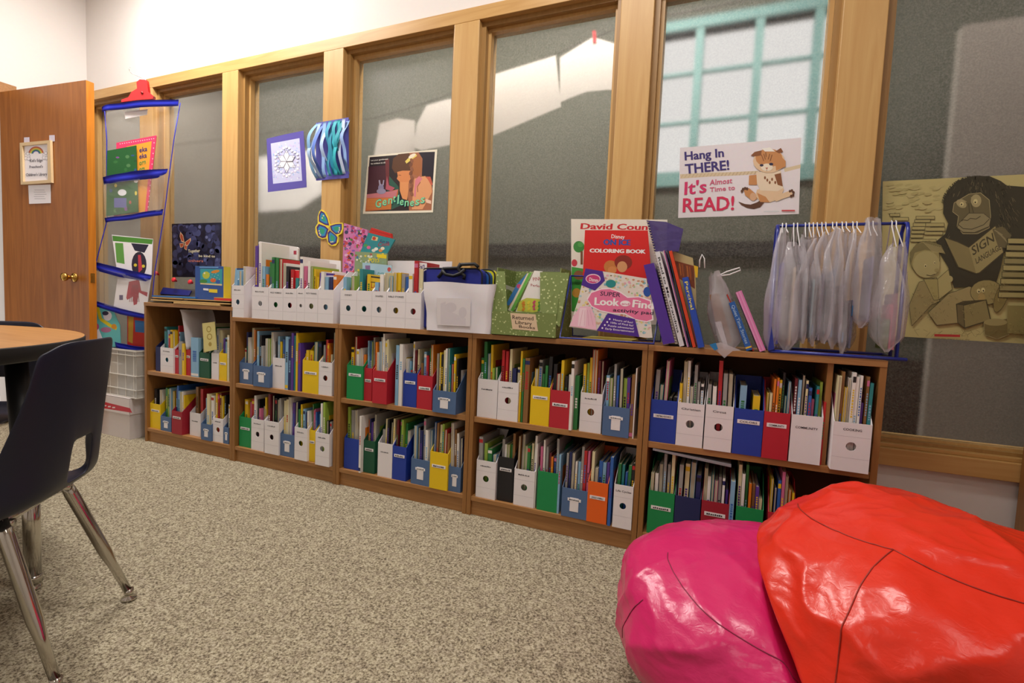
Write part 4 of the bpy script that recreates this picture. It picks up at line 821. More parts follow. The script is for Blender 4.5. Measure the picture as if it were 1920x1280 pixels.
# large flat books rising behind the front ones: covers seen face on
def cover(pts, cvf, Y, col, th, draw, label, name='picture_book', lean=0, z0=T2):
    b_ = MB(); P = [cvf(*p) for p in pts]; b_.prism(P, (0, th, 0), M(col, .38))
    c = sum(P, Vector()) / len(P); Q = [c + (p - c) * .985 + Vector((0, th * .12, 0)) for p in P]
    a_ = Art(b_, cvf, N_, .0003); draw(a_); return b_.build(name, label=label, cat='book')
cA = lambda Y: crop(420, 420, .172, Y=Y); cB = lambda Y: crop(620, 400, .1875, Y=Y); cC = lambda Y: crop(900, 400, .2083, Y=Y); cD = lambda Y: crop(1200, 390, .2708, Y=Y)
def q1(a):
    for i in range(12): a.rect(425 + i*6.3, 238 + i*1.2, 428 + i*6.3 + (i % 3), 282 + i*1.2, '#6a5a60')
    for i in range(5): a.rect(540, 240 + i*18, 670 - (i % 2)*20, 243 + i*18, '#a8a2a6')
    a.rect(760, 290, 790, 330, '#a8324a')
cover([(378,195),(390,188),(790,248),(806,262),(800,660),(372,660)], cA(.225), .225, '#e2dcdc', .012, q1, 'large white hardback with barcode, rear side out, behind the second top file')
cover([(365,240),(383,215),(383,680),(352,680)], cA(.222), .222, '#5a3a9e', .01, lambda a: a.rect(370, 300, 376, 600, '#8a6cc8'), 'purple binder spine left of the large white hardback')
def q2(a): a.poly([(900,455),(1105,465),(1095,640),(915,660)], '#6fae3c'); a.poly([(940,490),(1090,500),(1080,640),(945,650)], '#d8cc98')
cover([(832,358),(1270,400),(1275,700),(830,690)], cA(.22), .22, '#ece9ea', .006, q2, 'white card folder with a green framed picture, behind the right-hand top files')
def q3(a): a.poly([(1060,560),(1200,560),(1200,700),(1040,700)], '#d8d0e0'); a.text('You', (1066, 640), (1140, 632), (1072, 595), '#a8203c'); a.poly([(1060,530),(1200,545),(1200,562),(1060,550)], '#4a2c8e')
cover([(1060,530),(1203,540),(1200,705),(1030,705)], cA(.03), .03, '#5a3aa0', .005, q3, 'purple bordered book showing the word You in the sixth top file')
def q4(a): a.poly([(820,505),(735,505),(712,545),(735,690),(822,690)], '#dc2430')
cover([(815,500),(730,498),(692,528),(725,600),(728,690),(822,690)], cA(.028), .028, '#ecdccc', .004, q4, 'red cut-out board book with curved white edge in the fourth top file')
def q5(a): a.poly([(180,540),(180,670),(290,670),(290,570)], '#d8dce8'); a.text('I A', (232, 640), (295, 650), (234, 602), '#2a3a8a'); a.rect(140, 480, 340, 498, '#2a4a80')
cover([(125,480),(345,500),(345,675),(110,670)], cA(.1), .1, '#8ab8dc', .004, q5, 'pale blue picture book rising behind the leftmost top file')
def q6(a):
    rr = random.Random(4); a.scatter(10)
    for i in range(260):
        x = 140 + rr.random()*215; y = 130 + rr.random()*620
        if y < 105 + (x-130)*.25 or (x > 225 and y > 380): continue
        a.ell(x, y, 7 + rr.random()*13, 7 + rr.random()*13, rr.choice(['#d860a0','#e08ac0','#8a5ab0','#e07a3a','#5a7a3a','#b03a6a','#6a4a8a','#e0b0d0','#3a3a5a','#c04a4a']), n=9)
cover([(133,97),(370,165),(372,760),(110,762)], cB(.2), .2, '#c87aae', .014, q6, 'tall pink busy patterned picture book on top, right of the butterfly cutout')
def q7(a):
    a.poly([(380,200),(640,260),(560,410),(300,380)], '#2a8a94'); a.poly([(420,225),(475,240),(465,275),(405,265)], '#d8c890'); a.ell(435, 250, 18, 18, '#c03a2a'); a.text('Cook', (470, 330), (590, 322), (478, 290), '#a81e3c'); a.text('Fun to', (490, 292), (580, 300), (500, 262), '#3a2a6a')
    for x, y, c in ((380,340,'#d86a9a'),(430,370,'#d8d8d0'),(500,370,'#d88a4a'),(520,350,'#e8e0c8'),(350,320,'#4a9a5a'),(455,355,'#e8e8e0')): a.ell(x, y, 20, 16, c)
cover([(378,192),(642,262),(555,412),(295,385)], cB(.13), .13, '#2a8a94', .008, q7, 'tilted teal picture book leaning out above the patterned books')
cover([(408,142),(600,200),(605,245),(380,200)], cB(.145), .145, '#cc2a24', .016, lambda a: a.line([(405,165),(598,222)], 4, '#8c1814'), 'thick red book tilted behind the teal picture book')
def q8(a):
    rr = random.Random(14); a.scatter(8)
    for i in range(90): x = 250 + rr.random()*290; y = 395 + rr.random()*360; a.ell(x, min(y, 760), 12, 11, rr.choice(['#7a9a4a','#d8c84a','#8aa88a','#c0d0c0','#b05a4a','#4a7aa0','#e0e0d0']), n=8)
    a.scatter(0); a.poly([(460,405),(558,415),(558,452),(462,440)], '#e8d01e'); a.text('TOYS', (370, 492), (485, 488), (376, 450), '#e8d81e')
cover([(245,380),(560,400),(555,765),(228,770)], cB(.12), .12, '#8aa07a', .01, q8, 'green and yellow toy catalogue book behind the third bookcase top files')
def q9(a): a.text('Hand, Hand', (415, 548), (560, 552), (418, 525), '#5a8a3c'); a.text('Fingers', (470, 612), (535, 608), (472, 585), '#2a5a9a'); a.poly([(345,520),(395,520),(395,600),(350,600)], '#8a6a9a')
cover([(318,490),(610,520),(590,770),(320,770)], cB(.10), .10, '#a6c8dc', .006, lambda a: (a.poly([(345,520),(395,520),(395,600),(350,600)], '#8a6a9a'), a.text('Pooh' if False else 'Pets', (470, 612), (530, 608), (472, 588), '#3a8a8a'), a.ell(585, 560, 18, 22, '#c04a4a')), 'pale blue picture book behind the yellow edged book on the top row')
def q10(a): a.poly([(368,635),(520,655),(515,775),(372,770)], '#e0b828'); a.poly([(388,680),(500,690),(500,775),(392,770)], '#3a2a1a'); a.poly([(400,690),(490,698),(488,775),(404,770)], '#e6c636'); a.text('Lis', (405, 745), (460, 742), (408, 695), '#c03a1e'); a.poly([(460,690),(510,690),(512,770),(480,740)], '#22305a'); a.poly([(455,745),(515,735),(515,780),(470,780)], '#d83a26')
cover([(355,620),(525,640),(520,780),(352,775)], cB(.022), .022, '#2a2a30', .006, q10, 'yellow and black bordered book at the front of the second file')
def q11(a): a.text('Fan', (875, 575), (940, 545), (872, 520), '#3a2a7a')
cover([(862,488),(960,497),(955,790),(868,790)], cB(.03), .03, '#ece6e8', .004, q11, 'white book with blue handwriting beside a red spine, next to the lunch bags')
# curved white file backs behind the row
b = MB(); P = [cB(.235)(x, y) for x, y in [(480,520),(520,480),(600,472),(860,474),(1215,480),(1210,560),(890,770),(560,770)]]; b.prism(P, (0,.003,0), M('#e4dfe2', .6)); b.build('white_board', label='row of white curved panels rising behind the five top files', cat='board')
# ------------------------------------------------------------------ white fabric bin with lunch bags
cb_ = cB(-.01); z0 = T2 + .0005
xl, xr = at(800, 615, Y=-.012).x, at(918, 618, Y=-.012).x; zt = at(850, 530, Y=-.012).z
binE = empty('fabric_bin', ((xl+xr)/2, .12, z0), 'white fabric storage bin holding blue lunch bags, between files and green box', 'bin')
FAB = M('#e2dee4', .8)
def fb(u, v):
    k = u * 4; s_ = int(min(k, 3.999)); f = k - s_; w2 = .024 * v
    C_ = [(xl - w2 * 1.0, -.012), (xr + w2 * .6, -.012), (xr + w2 * .6, .235), (xl - w2, .235)]
    A_, B_ = C_[s_], C_[(s_+1) % 4]; x = A_[0]*(1-f)+B_[0]*f; y = A_[1]*(1-f)+B_[1]*f
    rr_ = .004 * math.sin(u*31 + v*5) * math.sin(v*PI) ; return Vector((x + rr_, y + rr_, z0 + (zt - z0) * v + .004*math.sin(u*23)*v))
b = MB(); b.grid(fb, 48, 10, FAB); b.box(xl+.002, xr-.002, -.008, .232, z0, z0+.004, FAB); b.build('bin_body', binE)
b = MB(); cvb = crop(620, 400, .1875, Y=-.0175); a = Art(b, cvb, N_, .0006, .8); a.poly([(1060,845),(1400,850),(1395,1130),(1065,1115)], '#d9d3d6')
a.poly([(1100,900),(1150,880),(1150,960),(1350,1050),(1350,1120),(1100,1105)], '#cfc8ce'); a.ell(1200, 940, 60, 50, '#cdc6cc'); a.ell(1320, 990, 40, 55, '#cdc6cc'); b.build('printed_patch', binE)
def lunch(name, px0, px1, top, Y, th, col, label, z0=z0):
    X0, X1 = at(px0, top+10, Y=Y).x, at(px1, top+10, Y=Y).x; zz = at((px0+px1)/2, top, Y=Y).z; r = .03; e = empty(name, ((X0+X1)/2, Y+th/2, z0+.006), label, 'lunch bag')
    b_ = MB(); P = [(X0, Y, z0+.006), (X1, Y, z0+.006)] + [(X1 - r + r*math.cos(t), Y, zz - r + r*math.sin(t)) for t in (0, PI/8, PI/4, 3*PI/8, PI/2)] + [(X0 + r - r*math.sin(t), Y, zz - r + r*math.cos(t)) for t in (0, PI/8, PI/4, 3*PI/8, PI/2)]
    b_.prism(P, (0, th, 0), M(col, .6, tex=.2)); b_.build('bag_body', e, bevel=.008)
    s_ = MB(); s_.tube([(p[0], Y+.001, p[2]) for p in P[1:]] , .0035, M('#15151a', .6), 6); s_.build('piping', e); return e, X0, X1, zz
lb, X0, X1, zz = lunch('lunch_bag', 790, 904, 503, .03, .05, '#1c2a96', 'blue lunch bag with black webbing handle in the white fabric bin')
s_ = MB(); HB = M('#101116', .6)
def hnd(pts, Y): 
    s2 = MB()
    for (a0, b0), (a1, b1) in zip(pts, pts[1:]): pass
    P = [at(x, y, Y=Y) for x, y in pts]; s2.tube(P, .008, HB, 6); return s2
cH = lambda x, y: (620 + x*.1875, 400 + y*.1875)
hnd([cH(1075,640), cH(1110,600), cH(1130,550), cH(1200,548), cH(1270,545), cH(1310,510), cH(1440,505), cH(1475,535)], .02).build('handle', lb)
hnd([cH(1120,570), cH(1150,610), cH(1230,625), cH(1300,600), cH(1340,560)], .015).build('handle', lb)
hnd([cH(1300,500), cH(1275,545), cH(1300,590), cH(1340,620), cH(1330,660)], .018).build('handle', lb)
lunch('lunch_bag', 886, 918, 508, .085, .04, '#1f5cb0', 'second, lighter blue lunch bag behind the handled one in the bin')
lunch('lunch_bag', 895, 928, 505, .13, .04, '#e2da1e', 'yellow and black lunch bag at the right rear of the fabric bin')
# ------------------------------------------------------------------ green patterned cut box
cG = lambda Y: crop(900, 400, .2083, Y=Y); yf = -.012
gx0, gx1 = at(922, 600, Y=yf).x, at(1043, 600, Y=yf).x
def gmat():
    m = bpy.data.materials.new('green_paper'); m.use_nodes = True; nt = m.node_tree; bs = nt.nodes['Principled BSDF']; tc = nt.nodes.new('ShaderNodeTexCoord')
    v = nt.nodes.new('ShaderNodeTexVoronoi'); v.inputs['Scale'].default_value = 70; nt.links.new(tc.outputs['Object'], v.inputs['Vector'])
    r = nt.nodes.new('ShaderNodeValToRGB'); r.color_ramp.elements[0].color = lin('#c3cc94'); r.color_ramp.elements[0].position = .16; r.color_ramp.elements[1].color = lin('#75864a'); r.color_ramp.elements[1].position = .3
    nt.links.new(v.outputs['Distance'], r.inputs[0]); nt.links.new(r.outputs[0], bs.inputs['Base Color']); bs.inputs['Roughness'].default_value = .5; return m
GP = gmat()
gb = empty('cut_box', ((gx0+gx1)/2, .11, T2), 'green patterned paper covered box with slanted cutaway front, holding returned books', 'box')
zl = at(985, 585, Y=yf).z; zbk = at(1000, 509, Y=.225).z; t = .004; ym = .13
b = MB(); b.box(gx0, gx1, yf, yf+t, T2+.0005, zl, GP); b.box(gx0, gx1, .225, .229, T2+.0005, zbk, GP)
for xa in (gx0, gx1 - t): b.prism([(xa, yf+t, T2+.0005), (xa, .225, T2+.0005), (xa, .225, zbk), (xa, yf+.035, zbk), (xa, yf+t, zl+.0)], (t, 0, 0), GP)
b.box(gx0, gx1, yf, .228, T2+.0005, T2+.003, GP)
b.prism([cG(yf)(540, 880), cG(yf)(715, 1020), cG(yf+.03)(805, 535), cG(yf+.03)(540, 528)], (0, .004, 0), GP); b.prism([cG(yf)(105,1030), cG(yf)(245,880), cG(yf+.03)(222, 520), cG(yf+.03)(150, 520)], (0, .004, 0), GP)
b.build('box_body', gb)
b = MB(); cv_ = cG(yf - .0008); b.prism([cv_(*p) for p in [(272,895),(500,908),(522,1060),(292,1040)]], (0,.0006,0), M('#d9bfa0', .7)); a = Art(b, cv_, N_, .0003)
a.text('Returned', (292, 950), (482, 962), (290, 915), '#3a2418'); a.text('Library', (318, 992), (468, 1006), (316, 962), '#3a2418'); a.text('Books', (352, 1028), (496, 1042), (350, 1004), '#3a2418'); b.build('handwritten_label', gb)
def r1(a): a.text('PINK', (478, 610), (556, 598), (474, 578), '#b0505a'); a.text('Perfect', (458, 655), (560, 668), (456, 632), '#b0505a'); a.poly([(330,880),(355,790),(420,760),(540,770),(540,880),(480,890)], '#c8cc4a'); [a.ell(350 + (i*47) % 190, 790 + (i*31) % 90, 12, 10, ['#5a9a3a','#d88a2a','#e0d040','#c84a6a'][i % 4]) for i in range(22)]
cover([(488,515),(560,520),(545,885),(320,885)], cG(.03), .03, '#efece8', .006, r1, 'white picture book with a garden scene, front of the returned library books')
cover([(425,540),(476,525),(290,885),(250,870)], cG(.038), .038, '#e2dcc2', .005, lambda a: a.poly([(440,535),(470,530),(300,880),(272,875)], '#6ab44a'), 'green and cream edged book leaning behind the garden scene book')
cover([(330,640),(420,540),(430,580),(262,830),(232,820)], cG(.046), .046, '#3a7ab8', .005, lambda a: (a.ell(350, 655, 20, 20, '#c04a7a'), a.poly([(262,830),(300,780),(320,800),(290,860)], '#e07a2a')), 'blue book with orange corner, leftmost of the returned library books')
# ------------------------------------------------------------------ blue wire book display
rk = empty('book_display_rack', (at(1140, 630, Y=-.01).x, .06, T2), 'blue wire rack displaying activity books face out, beside the green box', 'rack')
def wire(pts, r=.004, par=rk, nm='wire_frame'): s_ = MB(); s_.tube(pts, r, WIREB, 8); s_.build(nm, par)
pz_ = lambda x, y, Y: at(x, y, Y=Y)
L0 = at(1050, 627, Y=-.012); R0 = at(1226, 640, Y=-.012); L0.z = R0.z = T2 + .006
Lt = at(1070, 517, Y=.12); Rt = Vector((R0.x + .01, .12, Lt.z))
wire([Lt, L0, R0, Rt]); wire([Lt, Vector((Lt.x, .2, T2+.006)), Vector((R0.x, .2, T2+.006)), Rt]); wire([Lt, Rt], .003, nm='wire_bar')
def e1(a):
    a.btext('David Counts', (905, 140), (1600, 150), (912, 88), '#c8202a'); a.ell(890, 300, 50, 52, '#3a8a3c'); a.ell(905, 280, 26, 24, '#4ea04c'); a.rect(905, 340, 925, 460, '#7a4a2a'); a.ell(850, 445, 26, 32, '#c8384a'); a.poly([(825,480),(950,500),(950,900),(825,880)], '#3f9a3a'); a.ell(890, 555, 46, 42, '#8a5a34'); a.ell(870, 715, 40, 42, '#c8923a'); a.ell(880, 620, 30, 24, '#2c7a30')
cover([(820,50),(1686,56),(1676,1000),(822,1000)], cC(.135), .135, '#e6dfd2', .004, e1, 'big cream picture book titled David Counts at the back of the blue display')
def e2(a):
    a.text('Disney', (1182, 222), (1302, 228), (1184, 188), '#f2eef0'); a.btext('ON ICE', (1112, 282), (1352, 286), (1114, 232), '#2350a8'); a.btext('COLORING BOOK', (988, 350), (1488, 360), (990, 316), '#f4f0f0')
    a.ell(1175, 480, 60, 58, '#c87a3a'); a.ell(1290, 440, 80, 66, '#8a2418'); a.ell(1280, 480, 46, 50, '#d89a68'); a.ell(1190, 510, 40, 34, '#d8884a')
cover([(945,150),(1510,153),(1545,585),(925,560)], cC(.105), .105, '#d8201e', .004, e2, 'red colouring book standing in front of the David Counts book')
def e3(a):
    rr = random.Random(21); a.scatter(8)
    def inq(x, y): return y > 500 + (x-950)*.17 and y < 1010 + (x-810)*.13 and x > 950 - (y-500)*.29 and x < 1535
    for i in range(520):
        x = 805 + rr.random()*735; y = 500 + rr.random()*600
        if inq(x, y + 14) and inq(x, y - 14) and inq(x-12, y) : a.ell(x, y, 7 + rr.random()*9, 6 + rr.random()*7, rr.choice(['#e8d88a','#a8d0d8','#d8b0a0','#7ab0c8','#d8c4a0','#e8e4dc','#c88a6a','#a0c890','#e0a8b8']), n=7)
    a.scatter(0)
    a.poly([(950,495),(1105,520),(1125,605),(1035,695),(912,645)], '#4a2290'); a.ell(1018, 588, 68, 44, '#f0c8dc'); a.ell(1018, 590, 60, 37, '#c8387a'); a.text('Disney', (982, 608), (1064, 618), (986, 575), '#f6eef4')
    a.ell(1178, 632, 46, 36, '#1f8a8c'); a.ell(1505, 705, 34, 44, '#2350a8')
    a.poly([(960,770),(1000,705),(1090,675),(1170,670),(1260,700),(1330,750),(1430,745),(1540,780),(1562,960),(1500,980),(1400,960),(1300,905),(1200,905),(1080,880),(1000,840)], '#f6e8f0')
    a.poly([(970,775),(1005,715),(1092,685),(1168,680),(1255,710),(1328,760),(1430,755),(1530,790),(1550,950),(1500,970),(1400,950),(1300,895),(1200,895),(1082,870),(1008,832)], '#e878a4')
    a.text('SUPER', (1080, 738), (1262, 752), (1086, 700), '#2a2440'); a.btext('Look', (1032, 822), (1250, 832), (1036, 755), '#f8f4f6'); a.ell(1308, 810, 46, 26, '#f8f0f4'); a.text('and', (1275, 822), (1342, 826), (1277, 800), '#d04a86'); a.btext('Find', (1372, 842), (1560, 862), (1380, 775), '#f8f4f6'); a.text('activity pad', (1196, 880), (1560, 912), (1200, 850), '#2a2440')
    a.poly([(1150,898),(1395,950),(1435,1112),(1050,1055)], '#4a2290')
    for i, s_ in enumerate(('Hours of fun!', '100s of Find Its!', 'Puzzle adventures!', 'Early Entertainment!')): a.ell(1168 - i*22, 950 + i*27, 8, 8, '#f0e8f4'); a.text(s_, (1200 - i*24, 962 + i*27), (1375 + i*4, 990 + i*27), (1202 - i*24, 946 + i*27), '#f0e8f4')
    a.poly([(900,840),(1000,835),(1040,950),(1050,1050),(810,1012),(840,930)], '#f0c0d4'); a.poly([(900,850),(960,850),(950,1020),(880,1010)], '#f6d8e4')
    for i in range(4): a.line([(925+i*22, 870), (900+i*40, 1010)], 3, '#d898b4')
cover([(950,495),(1500,586),(1552,1118),(1500,1120),(803,1020),(880,790)], cC(-.006), -.006, '#e4dcd4', .006, e3, 'bright pink and purple Look and Find activity pad at the front of the display', name='activity_pad')
# flat books under the rack
b = MB(); x_ = at(1090, 628, Y=.0).x; b.box(x_, x_+.2, .02, .18, T2+.0005, T2+.012, M('#d8c85a', .5)); b.build('book', label='thin yellow edged book lying flat under the blue display', cat='book')
# ------------------------------------------------------------------ leaning books at the left of the last bookcase
def leaner(bot, top, w, L, Y, col, label, txt=None, tcol='#222226', name='book', marks_=None, ztop=None):
    """book leaning left: bottom-left and top-left photo points give the lean, w the thickness"""
    p0 = at(*bot, Y=Y); p0.z = T2 + .001; p1 = at(*top, Y=Y); d = p1 - p0; h = d.length; ang = math.atan2(d.x, d.z)
    b_ = MB(); b_.T = Matrix.Translation(p0) @ Matrix.Rotation(ang, 4, 'Y'); c = M(col, .4); t_ = .002
    if ang < 0: b_.T = Matrix.Translation(p0 + Vector((0, 0, 0))) @ Matrix.Rotation(ang, 4, 'Y')
    b_.box(0, t_, 0, L, 0, h, c); b_.box(w-t_, w, 0, L, 0, h, c); b_.box(t_, w-t_, 0, t_, 0, h, c); b_.box(t_, w-t_, t_, L-.003, .003, h-.004, PAGE)
    if txt:
        V, F = text_geo(txt); m_ = .06*h; LL = h*.8 if len(txt) > 8 else h*.4; zt_2 = h - m_
        b_.add([(w*.25 + w*.5*v_, -.0004, zt_2 - LL*u_) for u_, v_ in V], F, M(tcol, .5))
    if marks_: marks_(b_, w, h)
    return b_.build(name, label=label, cat='book')
b = MB(); P = [cD(-.008)(*p) for p in [(25,395),(95,378),(240,930),(160,945)]]; b.prism(P, (0,.2,0), M('#4a1f96', .25, coat=.4))
b.build('binder', label='glossy purple binder with a taped spine leaning against the activity pad', cat='binder')
nbk = empty('spiral_notebook', cD(.0)(250, 945), 'spiral bound notebook with translucent purple covers behind the purple binder', 'notebook')
b = MB(); P = [cD(.01)(*p) for p in [(45,85),(180,95),(300,145),(268,300),(100,300),(250,940),(245,940)]]; b.prism(P[:5], (0,.002,0), film('purple_film', '#5a4a96', .8, .25)); b.build('cover', nbk)
b = MB(); P = [cD(.012)(*p) for p in [(50,90),(72,90),(262,938),(246,942)]]; b.prism(P, (.0,.19,0), M('#d8d2cc', .6)); b.build('pages', nbk)
b = MB(); e0, e1_ = cD(.006)(48, 80), cD(.006)(252, 935); N = 46
for i in range(N):
    c = e0.lerp(e1_, i / (N - 1)); b.tube([c + Vector((.0045*math.cos(t), .0045*math.sin(t), .0)) for t in [2*PI*k/8 for k in range(8)]], .0011, M('#d8cfb8', .4), 5, closed=True)
b.build('spiral', nbk)
leaner((1274.5,647), (1228.5,473), .0165, .2, .0, '#dcdce2', 'white spined book titled Read to Me Grandma leaning on the spiral notebook', 'Read to Me Grandma')
def stripes(cs):
    def f(b_, w, h):
        for i, c in enumerate(cs): b_.face([(w*i/len(cs), -.0003, .001), (w*(i+1)/len(cs), -.0003, .001), (w*(i+1)/len(cs), -.0003, h-.001), (w*i/len(cs), -.0003, h-.001)], M(c, .4))
    return f
leaner((1288.5,649), (1243,470), .008, .2, .0, '#c48ab0', 'thin lilac and navy spined book, right of Read to Me Grandma', None, marks_=stripes(['#c8b8d8','#c04a6a','#2a3a7a']))
leaner((1295.5,650), (1250.5,469), .0035, .2, .0, '#2a3a4c', 'very thin dark spined booklet squeezed left of the orange-red book')
leaner((1299,651), (1254,471), .011, .2, .0, '#d8431e', 'orange-red spined book leaning left, behind the blue Percival book')
b = MB(); P = [cD(.03)(*p) for p in [(200,288),(365,345),(385,480),(390,700),(300,900)]]; b.prism(P, (0,.006,0), M('#b8a878', .5)); a = Art(b, cD(.03), N_, .0003); a.poly([(228,360),(375,400),(380,560),(260,480)], '#7a3a1a')
for i in range(8): a.line([(240+i*17, 370+i*6), (250+i*17, 450+i*8)], 4, ['#a85a22','#4a2a1a','#c8782a'][i % 3])
b.build('picture_book', label='tan and brown picture book with cover showing behind the orange-red spine', cat='book')
b = MB(); b.prism([cD(.025)(*p) for p in [(372,395),(402,405),(398,480),(385,480)]], (0,.006,0), M('#e2b81e', .5)); b.build('booklet', label='small yellow booklet corner behind the Percival book', cat='book')
leaner((1309,652), (1279,521), .021, .06, -.012, '#2148b0', 'chunky blue board book with Percival written in yellow on its spine', 'Percival', '#e8dc6a')
# loose plastic bag of books
def bag_mesh(b_, c, w, th, h, z0, seedk, yaw=0, bend=0, pinch=.45, mat=BAGF, tiltx=0):
    """soft bag: open top at height h, flat rounded bottom; c centre at base; w along local y, th along x"""
    r_ = random.Random(seedk); ph = [r_.uniform(0, 6.3) for _ in range(6)]
    Tm = Matrix.Translation(c) @ Matrix.Rotation(yaw, 4, 'Z'); nu, nv = 40, 26; vs = []; fs = []
    for j in range(nv + 1):
        v = j / nv
        full = math.sin(min(v*7 + .12, 1)*PI/2) ; top = 1 - pinch * max(0, (v - .55) / .45) ** 1.4
        for i in range(nu):
            t = 2*PI*i/nu; ct, st = math.cos(t), math.sin(t)
            x = th/2 * (abs(ct) ** .7) * math.copysign(1, ct) * (.78 + .2*math.sin(PI*v) - .5*v**1.8) * full
            y = w/2 * (abs(st) ** .7) * math.copysign(1, st) * top * (.82 + .18*full)
            x += .006*math.sin(y*90 + ph[0] + v*2) + .003*math.sin(t*7 + ph[4] + v*6) + .004*math.sin(v*13 + ph[1] + st*3) * v; y += .004*math.sin(v*11 + ph[2] + ct)
            z = z0 + h * v + .012*math.sin(st*3 + ph[3]) * (v ** 4) + (.01*math.cos(st*PI) * (1-v) ** 4)
            x += bend * v * v + tiltx * v
            vs.append(Tm @ Vector((x, y, z)))
    for j in range(nv):
        for i in range(nu): fs.append((j*nu+i, j*nu+(i+1) % nu, (j+1)*nu+(i+1) % nu, (j+1)*nu+i))
    fs.append(tuple(range(nu))[::-1]); b_.add(vs, fs, mat, True)
CORD = M('#e8e6ea', .4)
pb = empty('book_bag', at(1372, 650, Y=.05), 'clear plastic book bag slumped between the Percival book and blue board books', 'bag')
b = MB(); b.T = Matrix.Translation(at(1377, 655, Y=.0) + Vector((0,0,0))) @ Matrix.Rotation(-.26, 4, 'Y'); bag_mesh(b, Vector((-.012,.07,0)), .13, .105, at(1340, 505, Y=.0).z - T2 - .0, .001, 5, pinch=.1); b.build('bag_body', pb)
b = MB(); b.prism([cD(-.02)(*p) for p in [(480,945),(560,930),(700,985),(640,990),(585,1038)]], (0,.004,0), BAGF); b.build('bag_corner', pb)
b = MB(); b.tube([cD(.02)(*p) for p in [(412,410),(414,360),(430,320),(446,350),(448,415)]], .0025, CORD, 6); b.tube([cD(.02)(*p) for p in [(540,470),(600,440),(690,412),(695,430),(620,460),(560,468)]], .0025, CORD, 6); b.build('handle', pb)
b = MB(); b.prism([cD(-.024)(*p) for p in [(480,945),(525,932),(540,975),(515,985)]], (0,.001,0), M('#1f7ab8', .4)); b.build('logo_patch', pb)
b = MB(); P = [cD(.03)(*p) for p in [(480,600),(545,590),(640,930),(560,950)]]; b.prism(P, (0,.01,0), M('#8a6a52', .5)); b.build('booklet', label='brown booklet inside the slumped clear bag', cat='book')
b = MB(); P = [cD(.02)(*p) for p in [(520,790),(560,780),(610,960),(580,965)]]; b.prism(P, (0,.006,0), M('#c8c4cc', .5)); b.build('booklet', label='white booklet low inside the slumped clear bag', cat='book')
leaner((1400,656), (1366.5,568), .02, .12, .0, '#1f5aa8', 'blue board book with small gold emblem leaning toward the slumped bag', 'Quiet Time Stories', '#a8c4e0', marks_=lambda b_, w, h: b_.face([(0,-.0003,.008),(w,-.0003,.008),(w,-.0003,.014),(0,-.0003,.014)], M('#d8b83a', .4)))
leaner((1412,657), (1362,552), .004, .12, .012, '#a82a22', 'thin red book peeking out behind the blue board book')
leaner((1425,657), (1379.5,548), .02, .12, .0, '#d87ab4', 'thick pink book leaning left against the blue rack post', None, marks_=stripes(['#e09ac8','#d87ab4','#e09ac8','#d87ab4']))
# ------------------------------------------------------------------ rack of hanging bags
rY = .13; zb = at(1580, 421, Y=rY).z; bl = at(1458, 421, Y=rY); br = at(1698, 421, Y=rY); bl.z = br.z = zb
rk2 = empty('bag_rack', ((bl.x+br.x)/2, rY, T2), 'blue tubular rack hung with clear plastic book bags, on the rightmost bookcase', 'rack')
yA, yB = .0, .25; r_ = .006; zf = T2 + .0075
def arc(c, a0, a1, rad, ax, n=5): return [c + Vector((0, rad*math.cos(math.radians(a0+(a1-a0)*i/n)), rad*math.sin(math.radians(a0+(a1-a0)*i/n)))) for i in range(n+1)]
for X, nm in ((bl.x, 'end_frame'), (br.x, 'end_frame')):
    s_ = MB(); s_.tube([(X, yA, zf), (X, rY-.035, zf), (X, rY-.035, zb-.03), (X, rY-.02, zb-.004), (X, rY, zb), (X, rY+.02, zb-.004), (X, rY+.035, zb-.03), (X, rY+.035, zf), (X, yB, zf)], r_, WIREB, 10); s_.build(nm, rk2)
s_ = MB(); s_.tube([(bl.x, rY, zb), (br.x, rY, zb)], r_*.9, WIREB, 10); s_.build('top_bar', rk2)
for y in (yA, yB): s_ = MB(); s_.tube([(bl.x, y, zf), (br.x, y, zf)], r_, WIREB, 10); s_.build('base_bar', rk2)
s_ = MB(); s_.box(br.x-.006, br.x+.006, -.006, .006, T2-.012, T2-.0, WIREB) if False else None
bp_ = at(1436, 640, Y=-.003); 
s_ = MB(); s_.prism([at(1440,657,Y=-.008), at(1447,612,Y=-.008), at(1452,655,Y=-.008)], (0,.02,0), WIREB); s_.build('foot_plate', rk2)
HANG = [ # px centre at mid height, px width(th), top y, bottom y, drop colour tag, content colour
 (1462, .035, 432, 655, 0, '#6a6ab8', .17), (1485, .05, 458, 655, 0, '#b8a890', .15), (1505, .02, 440, 640, 1, '#8aa0a8', .2), (1520, .018, 440, 640, 1, '#7a9aa0', .2), (1536, .022, 436, 645, 1, '#a09aa8', .2),
 (1556, .026, 425, 640, 1, '#9aa0b0', .2), (1574, .026, 430, 650, 1, '#a8a4b0', .2), (1594, .024, 432, 660, 1, '#6a6a80', .19), (1624, .05, 405, 610, 1, '#8a8aa8', .17), (1672, .055, 458, 655, 0, '#8c5a6a', .18)]
TXB = ['leftmost', 'second', 'third', 'fourth', 'fifth', 'sixth', 'seventh', 'eighth', 'tall glossy', 'rightmost']
LB = ['leftmost bag on the blue rack, hanging low with a white folder', 'bulging clear bag, second on the rack, with a cream folder', 'narrow clear bag, third on the rack, pale teal inside', 'narrow clear bag, fourth on the rack, grey-green booklet inside', 'clear bag, fifth on the rack, with a blue tag near its base',
      'clear bag, sixth on the rack, centre left of the row', 'clear bag, seventh on the rack, with a blue square tag', 'clear bag, eighth on the rack, dark booklet at its foot', 'large glossy clear bag standing above the bar, second from right', 'rightmost clear bag on the rack with pink and green booklets']
